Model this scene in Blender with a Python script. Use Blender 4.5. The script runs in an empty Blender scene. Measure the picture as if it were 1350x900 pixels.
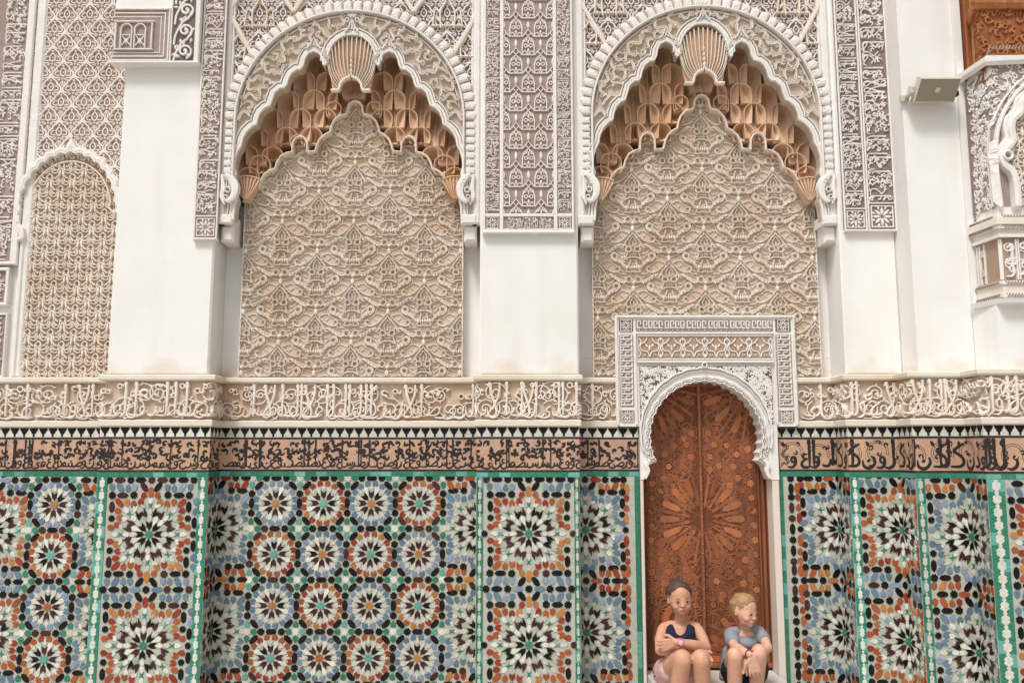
import bpy, math, random
import numpy as np
from math import pi, sin, cos, tan, radians, atan2, hypot
random.seed(7)
rng = np.random.default_rng(7)
S = bpy.context.scene
C = S.collection

# ------------------------------------------------------------------ camera
F, CX, CY, D, HZ, TILT = 1130.0, 675.0, 450.0, 5.65, 1.6, radians(7.31)
cd = bpy.data.cameras.new('camera'); cam = bpy.data.objects.new('camera', cd); C.objects.link(cam)
cam.location = (0, -D, HZ); cam.rotation_euler = (pi/2 + TILT, 0, 0)
cd.lens = F/1350*36; cd.sensor_width = 36; cd.clip_start = 0.05; cd.clip_end = 3000
S.camera = cam

# ------------------------------------------------------------------ world + sun (soft, hazy daylight in an open court)
wd = bpy.data.worlds.new('World'); S.world = wd; wd.use_nodes = True
wn = wd.node_tree.nodes; wl = wd.node_tree.links; wn.clear()
sky = wn.new('ShaderNodeTexSky'); sky.sky_type = 'NISHITA'; sky.sun_disc = False
SUN_EL, SUN_AZ = radians(58), radians(-30)       # azimuth measured from the -Y side (behind the camera), negative = from the left
sky.sun_elevation = SUN_EL; sky.sun_rotation = pi + SUN_AZ*-1
sky.dust_density = 4.0; sky.air_density = 1.0; sky.ozone_density = 1.0
hs = wn.new('ShaderNodeHueSaturation'); hs.inputs['Saturation'].default_value = 0.30
wmx = wn.new('ShaderNodeMixRGB'); wmx.blend_type = 'MULTIPLY'; wmx.inputs[0].default_value = 1; wmx.inputs[2].default_value = (1.0, 0.985, 0.97, 1)
bg = wn.new('ShaderNodeBackground'); bg.inputs['Strength'].default_value = 0.125
wo = wn.new('ShaderNodeOutputWorld')
wl.new(sky.outputs[0], hs.inputs['Color']); wl.new(hs.outputs[0], wmx.inputs[1]); wl.new(wmx.outputs[0], bg.inputs['Color']); wl.new(bg.outputs[0], wo.inputs['Surface'])
sd = bpy.data.lights.new('sun', 'SUN'); sd.energy = 2.3; sd.angle = radians(14); sd.color = (1.0, 0.97, 0.945)
so = bpy.data.objects.new('sun', sd); C.objects.link(so)
# direction light travels
import mathutils
sdir = mathutils.Vector((-sin(SUN_AZ)*cos(SUN_EL), cos(SUN_AZ)*cos(SUN_EL), -sin(SUN_EL)))
so.rotation_euler = sdir.to_track_quat('-Z', 'Y').to_euler(); so.location = (-3, -6, 9)
S.view_settings.view_transform = 'Standard'; S.view_settings.look = 'None'
S.view_settings.gamma = 1; S.view_settings.exposure = 0.10
S.render.engine = 'CYCLES'

# ------------------------------------------------------------------ coordinates
def at(px, py, Y=0.0):
    """photo coordinate on the vertical plane y = Y -> (x, z)"""
    dx, dy = px-CX, CY-py
    ry = F*cos(TILT) - dy*sin(TILT); rz = F*sin(TILT) + dy*cos(TILT)
    s = (Y+D)/ry
    return dx*s, HZ + rz*s
def zz(py, Y=0.0): return at(CX, py, Y)[1]

# ------------------------------------------------------------------ materials
MAT = {}
def streaks(m):
    n = m.node_tree.nodes; l = m.node_tree.links; b = n['Principled BSDF']; src = b.inputs['Base Color'].links[0].from_socket
    g = n.new('ShaderNodeNewGeometry'); mp = n.new('ShaderNodeMapping'); mp.inputs['Scale'].default_value = (9, 9, .7); l.new(g.outputs['Position'], mp.inputs[0])
    nz = n.new('ShaderNodeTexNoise'); nz.inputs['Scale'].default_value = 1.0; nz.inputs['Detail'].default_value = 5; l.new(mp.outputs[0], nz.inputs['Vector'])
    r = n.new('ShaderNodeMapRange'); r.inputs[1].default_value = .52; r.inputs[2].default_value = .78; r.inputs[4].default_value = .35; l.new(nz.outputs['Fac'], r.inputs[0])
    mx = n.new('ShaderNodeMixRGB'); mx.inputs[2].default_value = (.70, .66, .60, 1); l.new(r.outputs[0], mx.inputs[0]); l.new(src, mx.inputs[1])
    sp = n.new('ShaderNodeSeparateXYZ'); l.new(g.outputs['Position'], sp.inputs[0])
    n2 = n.new('ShaderNodeTexNoise'); n2.inputs['Scale'].default_value = 5.0; n2.inputs['Detail'].default_value = 8; l.new(g.outputs['Position'], n2.inputs['Vector'])
    ad = n.new('ShaderNodeMath'); ad.operation = 'MULTIPLY_ADD'; l.new(n2.outputs['Fac'], ad.inputs[0]); ad.inputs[1].default_value = -.38; l.new(sp.outputs['Z'], ad.inputs[2])
    r2 = n.new('ShaderNodeMapRange'); r2.inputs[1].default_value = 1.885; r2.inputs[2].default_value = 1.98; r2.inputs[3].default_value = .55; r2.inputs[4].default_value = 0; l.new(ad.outputs[0], r2.inputs[0])
    m2 = n.new('ShaderNodeMixRGB'); m2.inputs[2].default_value = (.62, .50, .36, 1); l.new(r2.outputs[0], m2.inputs[0]); l.new(mx.outputs[0], m2.inputs[1]); l.new(m2.outputs[0], b.inputs['Base Color'])
def mat(name, col, rough=0.7, var=0.12, scale=6.0, bump=0.0, bscale=60.0, tint=None, tamt=0.5, spec=0.3, coat=0, fleck=None, wood=False, randomise=0.0):
    m = bpy.data.materials.new(name); m.use_nodes = True
    n = m.node_tree.nodes; l = m.node_tree.links
    b = n['Principled BSDF']; b.inputs['Roughness'].default_value = rough
    b.inputs['Specular IOR Level'].default_value = spec
    if coat: b.inputs['Coat Weight'].default_value = coat; b.inputs['Coat Roughness'].default_value = 0.12
    geo = n.new('ShaderNodeNewGeometry')
    vec = geo.outputs['Position']
    if wood:
        mp = n.new('ShaderNodeMapping'); mp.inputs['Scale'].default_value = (1, 1, .08); l.new(vec, mp.inputs[0]); vec = mp.outputs[0]
    nz = n.new('ShaderNodeTexNoise'); nz.inputs['Scale'].default_value = scale; nz.inputs['Detail'].default_value = 6; nz.inputs['Roughness'].default_value = .62
    l.new(vec, nz.inputs['Vector'])
    rp = n.new('ShaderNodeValToRGB'); e = rp.color_ramp.elements
    e[0].position = .3; e[1].position = .72
    e[0].color = (*[c*(1-var) for c in col], 1); e[1].color = (*[min(1, c*(1+var)) for c in col], 1)
    l.new(nz.outputs['Fac'], rp.inputs[0]); out = rp.outputs[0]
    if tint:
        n2 = n.new('ShaderNodeTexNoise'); n2.inputs['Scale'].default_value = 2.3; n2.inputs['Detail'].default_value = 5
        l.new(geo.outputs['Position'], n2.inputs['Vector'])
        r2 = n.new('ShaderNodeMapRange'); r2.inputs[1].default_value = .45; r2.inputs[2].default_value = .68; r2.inputs[4].default_value = tamt
        l.new(n2.outputs['Fac'], r2.inputs[0])
        mx = n.new('ShaderNodeMixRGB'); mx.inputs[2].default_value = (*tint, 1)
        l.new(r2.outputs[0], mx.inputs[0]); l.new(out, mx.inputs[1]); out = mx.outputs[0]
    if fleck:
        n3 = n.new('ShaderNodeTexNoise'); n3.inputs['Scale'].default_value = 160; n3.inputs['Detail'].default_value = 3
        l.new(geo.outputs['Position'], n3.inputs['Vector'])
        r3 = n.new('ShaderNodeMapRange'); r3.inputs[1].default_value = .64; r3.inputs[2].default_value = .70; r3.inputs[4].default_value = .7
        l.new(n3.outputs['Fac'], r3.inputs[0])
        mx = n.new('ShaderNodeMixRGB'); mx.inputs[2].default_value = (*fleck, 1)
        l.new(r3.outputs[0], mx.inputs[0]); l.new(out, mx.inputs[1]); out = mx.outputs[0]
    if randomise:
        oi = n.new('ShaderNodeObjectInfo'); mr = n.new('ShaderNodeMapRange'); mr.inputs[3].default_value = 1-randomise; mr.inputs[4].default_value = 1+randomise
        l.new(oi.outputs['Random'], mr.inputs[0])
        hv = n.new('ShaderNodeHueSaturation'); l.new(mr.outputs[0], hv.inputs['Value']); l.new(out, hv.inputs['Color']); out = hv.outputs[0]
    l.new(out, b.inputs['Base Color'])
    if bump:
        n4 = n.new('ShaderNodeTexNoise'); n4.inputs['Scale'].default_value = bscale; n4.inputs['Detail'].default_value = 5
        l.new(vec if wood else geo.outputs['Position'], n4.inputs['Vector'])
        bp = n.new('ShaderNodeBump'); bp.inputs['Strength'].default_value = bump; bp.inputs['Distance'].default_value = .004
        l.new(n4.outputs['Fac'], bp.inputs['Height']); l.new(bp.outputs[0], b.inputs['Normal'])
    MAT[name] = m
    return m
mat('white_plaster', (.79,.785,.765), .85, .035, 3, .25, 22, tint=(.74,.70,.63), tamt=.25)
streaks(MAT['white_plaster'])
mat('ledge_plaster', (.74,.68,.59), .85, .06, 8, .3, 40, tint=(.60,.48,.33), tamt=.55)
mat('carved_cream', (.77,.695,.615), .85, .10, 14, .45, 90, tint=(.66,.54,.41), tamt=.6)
mat('carved_pale', (.77,.72,.67), .85, .08, 14, .45, 90, tint=(.68,.62,.58), tamt=.5)
mat('carved_white', (.76,.73,.69), .85, .06, 14, .4, 90)
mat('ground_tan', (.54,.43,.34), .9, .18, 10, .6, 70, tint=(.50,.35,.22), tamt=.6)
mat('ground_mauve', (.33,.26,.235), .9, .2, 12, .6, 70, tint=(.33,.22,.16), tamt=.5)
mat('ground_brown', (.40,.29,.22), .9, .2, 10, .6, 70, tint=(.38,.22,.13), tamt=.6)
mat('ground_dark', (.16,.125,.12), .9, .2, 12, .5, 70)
mat('muqarnas_ochre', (.68,.475,.33), .8, .14, 7, .35, 50, tint=(.55,.33,.19), tamt=.8)
mat('mirhab_cream', (.70,.62,.52), .85, .08, 14, .4, 90)
mat('grout', (.43,.44,.37), .8, .12, 30, .4, 120)
for i, (nm, c) in enumerate({'tile_white':(.60,.60,.53), 'tile_celadon':(.41,.45,.36), 'tile_black':(.007,.006,.006), 'tile_umber':(.055,.020,.018), 'tile_orange':(.34,.085,.027), 'tile_ochre':(.42,.175,.05), 'tile_blue':(.115,.19,.255), 'tile_sky':(.22,.285,.38), 'tile_green':(.032,.20,.125), 'tile_turquoise':(.12,.36,.30), 'tile_red':(.28,.038,.018)}.items()):
    d = nm in ('tile_black', 'tile_umber')
    mat(nm, c, .30, .28 if d else .2, 45, .22, 50, fleck=(.10,.09,.075) if d else (.35,.32,.26), spec=.22, randomise=.16)
mat('band_salmon', (.50,.305,.22), .55, .16, 12, .25, 60, tint=(.52,.36,.20), tamt=.6, spec=.3, randomise=.06)
mat('band_ink', (.022,.018,.018), .5, .3, 60, .2, 80, spec=.35)
mat('door_wood', (.275,.10,.046), .5, .4, 16, .5, 55, wood=True, tint=(.14,.04,.018), tamt=.6, spec=.35)
mat('door_inlay', (.31,.095,.034), .42, .3, 22, .35, 60, wood=True, spec=.4, randomise=.28)
mat('door_light', (.37,.13,.048), .42, .25, 22, .35, 60, wood=True, spec=.4, randomise=.22)
mat('door_groove', (.16,.052,.024), .6, .3, 30, .3, 60, spec=.25)
mat('cedar_dark', (.30,.105,.04), .6, .4, 20, .5, 60, wood=True)
mat('cedar_mid', (.40,.15,.055), .55, .35, 24, .5, 60, wood=True)
mat('cedar_light', (.55,.31,.11), .5, .2, 16, .3, 60, wood=True)
mat('speaker_shell', (.55,.52,.42), .5, .03, 10)
mat('speaker_mesh', (.27,.245,.18), .7, .08, 300, .3, 400)
mat('metal_grey', (.35,.34,.32), .35, .05, 10, spec=.5)
mat('marble_step', (.56,.53,.48), .5, .1, 6, .2, 40)
mat('paving', (.46,.42,.36), .5, .15, 2, .2, 20)

# ------------------------------------------------------------------ object helpers
def link(o, parent=None):
    C.objects.link(o)
    if parent is not None: o.parent = parent
    return o
def tag(o, label=None, cat=None, group=None, kind=None):
    if label: o['label'] = label
    if cat: o['category'] = cat
    if group: o['group'] = group
    if cat and not kind: kind = 'thing'
    if kind: o['kind'] = kind
    return o
def thing(name, label, cat, loc=(0,0,0), group=None):
    o = bpy.data.objects.new(name, None); o.location = loc; o.empty_display_size = .1; link(o); LOC[o.name] = loc
    return tag(o, label, cat, group)
LOC = {}
def mk(name, V, Fc, mats, parent=None, mi=None, smooth=False, loc=None, kind=None):
    """mesh object from world-space verts; placed under parent keeping world position"""
    me = bpy.data.meshes.new(name)
    V = np.asarray(V, dtype=float).reshape(-1, 3)
    base = np.array(LOC.get(parent.name, (0,0,0)) if parent is not None else (0,0,0), dtype=float)
    if parent is not None and parent.parent is not None: base = np.array(LOC.get(parent.name, (0,0,0)))
    me.from_pydata((V-base).tolist(), [], Fc if isinstance(Fc, list) else Fc.tolist())
    if not isinstance(mats, (list, tuple)): mats = [mats]
    for m in mats: me.materials.append(MAT[m] if isinstance(m, str) else m)
    if mi is not None: me.polygons.foreach_set('material_index', list(mi))
    if smooth: me.polygons.foreach_set('use_smooth', [True]*len(me.polygons))
    o = bpy.data.objects.new(name, me); link(o, parent)
    LOC[o.name] = tuple(base)
    if kind: o['kind'] = kind
    return o

class MB:
    """plain mesh collector in world coordinates"""
    def __init__(s): s.V = []; s.F = []; s.M = []
    def add(s, V, Fc, m=0):
        o = len(s.V); s.V += [tuple(v) for v in V]; s.F += [tuple(i+o for i in f) for f in Fc]; s.M += [m]*len(Fc)
    def box(s, x0, x1, y0, y1, z0, z1, m=0):
        V = [(x0,y0,z0),(x1,y0,z0),(x1,y1,z0),(x0,y1,z0),(x0,y0,z1),(x1,y0,z1),(x1,y1,z1),(x0,y1,z1)]
        s.add(V, [(0,3,2,1),(4,5,6,7),(0,1,5,4),(1,2,6,5),(2,3,7,6),(3,0,4,7)], m)
    def bbox(s, x0, x1, y0, y1, z0, z1, b=.006, m=0):
        """box, edges of the front (y0) bevelled"""
        V = [(x0,y0+b,z0),(x1,y0+b,z0),(x1,y1,z0),(x0,y1,z0),(x0,y0+b,z1),(x1,y0+b,z1),(x1,y1,z1),(x0,y1,z1),
             (x0+b,y0,z0+b),(x1-b,y0,z0+b),(x1-b,y0,z1-b),(x0+b,y0,z1-b)]
        s.add(V, [(0,3,2,1),(4,5,6,7),(8,9,10,11),(0,1,9,8),(1,5,10,9),(5,4,11,10),(4,0,8,11),(1,2,6,5),(2,3,7,6),(3,0,4,7)], m)
    def prism(s, poly, y0, y1, b=0.0, m=0, back=False):
        """(x,z) polygon, front at y0 going back to y1"""
        n = len(poly); P = list(poly)
        ar = sum(P[i][0]*P[(i+1)%n][1]-P[(i+1)%n][0]*P[i][1] for i in range(n))
        if ar < 0: P = P[::-1]
        cx = sum(p[0] for p in P)/n; cz = sum(p[1] for p in P)/n
        if b:
            f = []
            for p in P:
                d = hypot(p[0]-cx, p[1]-cz) or 1; k = max(.3, 1-b/d); f.append((cx+(p[0]-cx)*k, y0, cz+(p[1]-cz)*k))
            mid = [(p[0], y0+b, p[1]) for p in P]; bk = [(p[0], y1, p[1]) for p in P]
            Fc = [tuple(range(n))] + [(n+i, n+(i+1)%n, (i+1)%n, i) for i in range(n)] + [(2*n+i, 2*n+(i+1)%n, n+(i+1)%n, n+i) for i in range(n)]
            s.add(f+mid+bk, Fc, m)
        else:
            fr = [(p[0], y0, p[1]) for p in P]; bk = [(p[0], y1, p[1]) for p in P]
            Fc = [tuple(range(n))] + [(n+i, n+(i+1)%n, (i+1)%n, i) for i in range(n)]
            if back: Fc.append(tuple(range(2*n-1, n-1, -1)))
            s.add(fr+bk, Fc, m)
    def build(s, name, mats, parent=None, smooth=False, kind=None):
        return mk(name, s.V, s.F, mats, parent, s.M if isinstance(mats, (list, tuple)) and len(mats) > 1 else None, smooth, kind=kind)

def catmull(P, k=6, closed=False):
    P = [tuple(map(float, p)) for p in P]
    if len(P) < 3: return np.array(P)
    out = []; n = len(P)
    R = range(n) if closed else range(n-1)
    for i in R:
        p0 = P[(i-1) % n] if closed or i else tuple(2*a-b for a, b in zip(P[0], P[1]))
        p1 = P[i]; p2 = P[(i+1) % n]
        p3 = P[(i+2) % n] if closed or i+2 < n else tuple(2*a-b for a, b in zip(P[-1], P[-2]))
        for j in range(k):
            t = j/k
            out.append(tuple(.5*((2*b)+(-a+c)*t+(2*a-5*b+4*c-d)*t*t+(-a+3*b-3*c+d)*t**3) for a, b, c, d in zip(p0, p1, p2, p3)))
    if not closed: out.append(P[-1])
    return np.array(out)

class Rel:
    """relief: raised strokes, buds and leaves on a (u, v) sheet, h = height above the sheet"""
    def __init__(s, groove=False): s.V = []; s.F = []; s.n = 0; s.groove = groove; s.wk = 1.0
    def add(s, V, Fq):
        s.V.append(V); s.F.append(Fq+s.n); s.n += len(V)
    def rib(s, P, w, h, base=0.0, closed=False, jit=True, k=5, smooth=True, groove=None):
        groove = s.groove if groove is None else groove
        P = catmull(P, k, closed) if smooth else np.array(P, dtype=float)
        n = len(P)
        if closed: T = np.roll(P, -1, 0)-np.roll(P, 1, 0)
        else:
            T = np.gradient(P, axis=0)
        L = np.hypot(T[:,0], T[:,1]); L[L == 0] = 1; T /= L[:,None]
        N = np.stack([-T[:,1], T[:,0]], 1)
        W = s.wk*np.interp(np.linspace(0, 1, n), np.linspace(0, 1, len(w)), w) if hasattr(w, '__len__') else np.full(n, float(w)*s.wk)
        H = np.full(n, h*(1+(random.uniform(-.12, .12) if jit else 0)))
        if not closed:
            P = np.vstack([P[0]-T[0]*W[0]*.35, P, P[-1]+T[-1]*W[-1]*.35]); N = np.vstack([N[0], N, N[-1]])
            W = np.hstack([W[0]*.35, W, W[-1]*.35]); H = np.hstack([base, H, base]); n += 2
        prof = [(-.5, 0), (-.43, 1.0), (-.2, .99), (0, .76), (.2, .99), (.43, 1.0), (.5, 0)] if groove else [(-.5, 0), (-.42, .92), (0, 1.0), (.42, .92), (.5, 0)]
        m_ = len(prof); V = np.zeros((n, m_, 3))
        for j, (a, b) in enumerate(prof):
            V[:, j, :2] = P+N*(W*a)[:, None]; V[:, j, 2] = base+(H-base)*b
        i = np.arange(n if closed else n-1); i2 = (i+1) % n
        Fq = np.concatenate([np.stack([i*m_+j, i2*m_+j, i2*m_+j+1, i*m_+j+1], 1) for j in range(m_-1)])
        s.add(V.reshape(-1, 3), Fq[:, ::-1])
    def sym(s, P, w, h, cx=0.0, **k):
        s.rib(P, w, h, **k); s.rib([(2*cx-x, y) for x, y in P], w, h, **k)
    def ring(s, x, y, r, w, h, base=0.0, n=10):
        s.rib([(x+r*cos(2*pi*i/n), y+r*sin(2*pi*i/n)) for i in range(n)], w, h, base, closed=True, smooth=False)
    def blob(s, poly, h, base=0.0):
        """domed leaf"""
        P = np.array(poly, dtype=float); n = len(P)
        if np.sum(P[:,0]*np.roll(P[:,1], -1)-np.roll(P[:,0], -1)*P[:,1]) < 0: P = P[::-1]
        c = P.mean(0)
        V = np.zeros((2*n+1, 3)); V[:n, :2] = P; V[:n, 2] = base; V[n:2*n, :2] = c+(P-c)*.72; V[n:2*n, 2] = base+(h-base)*.85; V[2*n, :2] = c; V[2*n, 2] = h
        i = np.arange(n); i2 = (i+1) % n
        Fq = np.concatenate([np.stack([i, i2, n+i2, n+i], 1), np.stack([n+i, n+i2, np.full(n, 2*n), np.full(n, 2*n)], 1)])
        s.add(V, Fq)
    def disk(s, x, y, r, h, base=0.0, n=8): s.blob([(x+r*cos(2*pi*i/n), y+r*sin(2*pi*i/n)) for i in range(n)], h, base)
    def drop(s, x, y, L, w, ang, h, base=0.0):
        pts = [(0,0),(.25,.42),(.55,.5),(.8,.3),(1,0),(.8,-.3),(.55,-.5),(.25,-.42)]
        ca, sa = cos(ang), sin(ang)
        s.blob([(x+ca*a*L-sa*b*w, y+sa*a*L+ca*b*w) for a, b in pts], h, base)
    def comma(s, x, y, r, ang, h, base=0.0, turns=.75, w=None, flip=1, k=3):
        w = w or r*.6
        P = [(x+r*(1-.75*t)*cos(ang+flip*2*pi*turns*t), y+r*(1-.75*t)*sin(ang+flip*2*pi*turns*t)) for t in np.linspace(0, 1, 7)]
        s.rib(P, [w*.35, w*.8, w, w*1.05], h, base, k=k)
    def arrays(s): return np.concatenate(s.V), np.concatenate(s.F)

def tile_cells(A, offs):
    V, Fq = A; n = len(V); m = len(offs); O = np.array(offs, dtype=float)
    VV = np.repeat(V[None], m, 0); VV[:, :, :2] += O[:, None, :]
    VV[:, :, 2] *= rng.uniform(.92, 1.08, (m, 1))
    FF = np.repeat(Fq[None], m, 0)+(np.arange(m)*n)[:, None, None]
    return VV.reshape(-1, 3), FF.reshape(-1, 4)
def clip_rect(A, u0, u1, v0, v1):
    V, Fq = A; c = V[Fq].mean(1); e = 1e-4
    k = (c[:,0] > u0-.01) & (c[:,0] < u1+.01) & (c[:,1] > v0-.01) & (c[:,1] < v1+.01)
    V = V.copy(); V[:,0] = np.clip(V[:,0], u0+e, u1-e); V[:,1] = np.clip(V[:,1], v0+e, v1-e)
    Fq = Fq[k]; q = V[Fq]
    d = (np.ptp(q[:,:,0], axis=1) > 1e-6) & (np.ptp(q[:,:,1], axis=1) > 1e-6)
    return compact(V, Fq[d])
def compact(V, Fq):
    if len(Fq) == 0: return np.zeros((0,3)), np.zeros((0,4), int)
    u, inv = np.unique(Fq, return_inverse=True)
    return V[u], inv.reshape(Fq.shape)
def inside(poly, X, Yv):
    P = np.array(poly); n = len(P); r = np.zeros(len(X), bool); j = n-1
    for i in range(n):
        xi, yi = P[i]; xj, yj = P[j]
        with np.errstate(divide='ignore', invalid='ignore'):
            c = ((yi > Yv) != (yj > Yv)) & (X < (xj-xi)*(Yv-yi)/((yj-yi) or 1e-12)+xi)
        r ^= c; j = i
    return r
def clip_poly(A, poly, invert=False):
    V, Fq = A
    if len(Fq) == 0: return A
    c = V[Fq].mean(1); k = inside(poly, c[:,0], c[:,1])
    return compact(V, Fq[~k if invert else k])
def faces_list(Fq):
    return [tuple(f[:3]) if f[2] == f[3] else tuple(f) for f in Fq.tolist()]

class Path:
    """plan polyline (x, y), left to right; outward normal faces the court"""
    def __init__(s, pts):
        s.p = np.array(pts, dtype=float); d = np.diff(s.p, axis=0); s.L = np.hypot(d[:,0], d[:,1]); s.t = d/s.L[:,None]
        s.n = np.stack([s.t[:,1], -s.t[:,0]], 1); s.u = np.concatenate([[0], np.cumsum(s.L)])
    def xu(s, x):
        """u for a world x on the front faces"""
        for i in range(len(s.L)):
            a, b = s.p[i], s.p[i+1]
            if abs(b[0]-a[0]) > 1e-6 and min(a[0], b[0])-1e-6 <= x <= max(a[0], b[0])+1e-6: return s.u[i]+(x-a[0])/(b[0]-a[0])*s.L[i]
        return s.u[0]+(x-s.p[0][0])
    def map(s, V):
        u = V[:,0]; i = np.clip(np.searchsorted(s.u, u, side='right')-1, 0, len(s.L)-1)
        q = s.p[i]+s.t[i]*(u-s.u[i])[:,None]+s.n[i]*V[:,2][:,None]
        return np.stack([q[:,0], q[:,1], V[:,1]], 1)
    def offset(s, h):
        out = []
        for i in range(len(s.p)):
            if i == 0: out.append(s.p[0]+s.n[0]*h)
            elif i == len(s.p)-1: out.append(s.p[-1]+s.n[-1]*h)
            else:
                a, b = s.n[i-1], s.n[i]; k = a+b; out.append(s.p[i]+k*h/max(.3, (1+float(a@b))))
        return np.array(out)
    def sweep(s, prof, mb, m=0):
        """prof: closed list of (h, z), counterclockwise seen from the right end"""
        rows = [s.offset(h) for h, z in prof]; n = len(s.p); k = len(prof)
        V = [(rows[j][i][0], rows[j][i][1], prof[j][1]) for i in range(n) for j in range(k)]
        Fc = [(i*k+j, i*k+(j+1) % k, (i+1)*k+(j+1) % k, (i+1)*k+j) for i in range(n-1) for j in range(k)]
        Fc += [tuple(range(k-1, -1, -1)), tuple((n-1)*k+j for j in range(k))]
        mb.add(V, Fc, m)
    def sub(s, i, j): return Path(s.p[i:j+1])
def put(name, A, mats, parent, path=None, Y=None, kind=None, smooth=False):
    """relief arrays -> object; either along a path or on the plane y = Y"""
    V, Fq = A
    if len(Fq) == 0: return None
    W = path.map(V) if path is not None else np.stack([V[:,0], Y-V[:,2], V[:,1]], 1)
    return mk(name, W, faces_list(Fq), mats, parent, smooth=smooth, kind=kind)
def clip_convex(poly, u0, u1, v0, v1):
    for ax, lim, sg in ((0,u0,1),(0,u1,-1),(1,v0,1),(1,v1,-1)):
        out = []
        for i in range(len(poly)):
            a, b = poly[i], poly[(i+1) % len(poly)]
            da, db = (a[ax]-lim)*sg, (b[ax]-lim)*sg
            if da >= 0: out.append(a)
            if (da >= 0) != (db >= 0):
                t = da/(da-db); out.append((a[0]+(b[0]-a[0])*t, a[1]+(b[1]-a[1])*t))
        poly = out
        if len(poly) < 3: return []
    return poly
# ------------------------------------------------------------------ ground and wall body
g = MB(); g.box(-60, 60, -80, 60, -.3, 0); gr = g.build('ground', 'paving'); tag(gr, kind='structure')

def X(px, py=600, Y=0.0): return at(px, py, Y)[0]
YP = -.20                                   # front of the two piers
XA, XB = X(130, 600, YP), X(276, 600, YP)
XC, XD = X(628, 600, YP), X(764, 600, YP)
DL, DR = X(844, 700), X(1029, 700)          # door surround at tile level
PTS_L = [(-4.1, 0), (XA, 0), (XA, YP), (XB, YP), (XB, 0), (XC, 0), (XC, YP), (XD, YP), (XD, 0), (DL, 0)]
S1, S2, S3 = 2.115, 2.43, 2.75
Y1, Y2, Y3 = -.215, -.42, -.62
PTS_R = [(DR, 0), (S1, 0), (S1, Y1), (S2, Y1), (S2, Y2), (S3, Y2), (S3, Y3), (4.3, Y3)]
FL, FR = X(814, 530), X(1051, 530)          # door surround at frieze level
PL, PR = Path(PTS_L), Path(PTS_R)
PLf, PRf = Path(PTS_L[:-1]+[(FL, 0)]), Path([(FR, 0)]+PTS_R[1:])
Z = {k: zz(v) for k, v in dict(ledge_t=497.5, ledge_b=505.5, fr_b=554, fil_b=563.5, tri_b=576.5, line=578.5, band_b=618.5, green_t=621, green_b=627.5).items()}

wall = thing('masonry_wall', 'plain plastered wall body behind the piers, niches and tiled dado', 'wall', (0, .3, 0))
def body(path, z0, z1, h, name, x_end=None):
    f = path.offset(h); n = len(f)
    V = [(p[0], p[1], z0) for p in f]+[(p[0], p[1], z1) for p in f]+[(f[0][0], .75, z0), (f[-1][0], .75, z0), (f[0][0], .75, z1), (f[-1][0], .75, z1)]
    Fc = [(i, i+1, n+i+1, n+i) for i in range(n-1)]
    Fc += [(2*n, 0, n, 2*n+2), (n-1, 2*n+1, 2*n+3, 2*n-1), tuple(range(n, 2*n))+(2*n+3, 2*n+2), (2*n+1, 2*n, 2*n+2, 2*n+3)]
    mk(name, V, Fc, 'white_plaster', wall)
body(PL, 0, Z['line']+.0, -.012, 'dado_core'); body(PR, 0, Z['line'], -.012, 'dado_core')
body(PLf, Z['line']+.002, Z['ledge_b'], -.02, 'frieze_core'); body(PRf, Z['line']+.002, Z['ledge_b'], -.02, 'frieze_core')
b = MB(); b.box(-4.1, 4.3, .76, 1.1, 0, 6.2); b.build('back_wall', 'white_plaster', wall)

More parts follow.
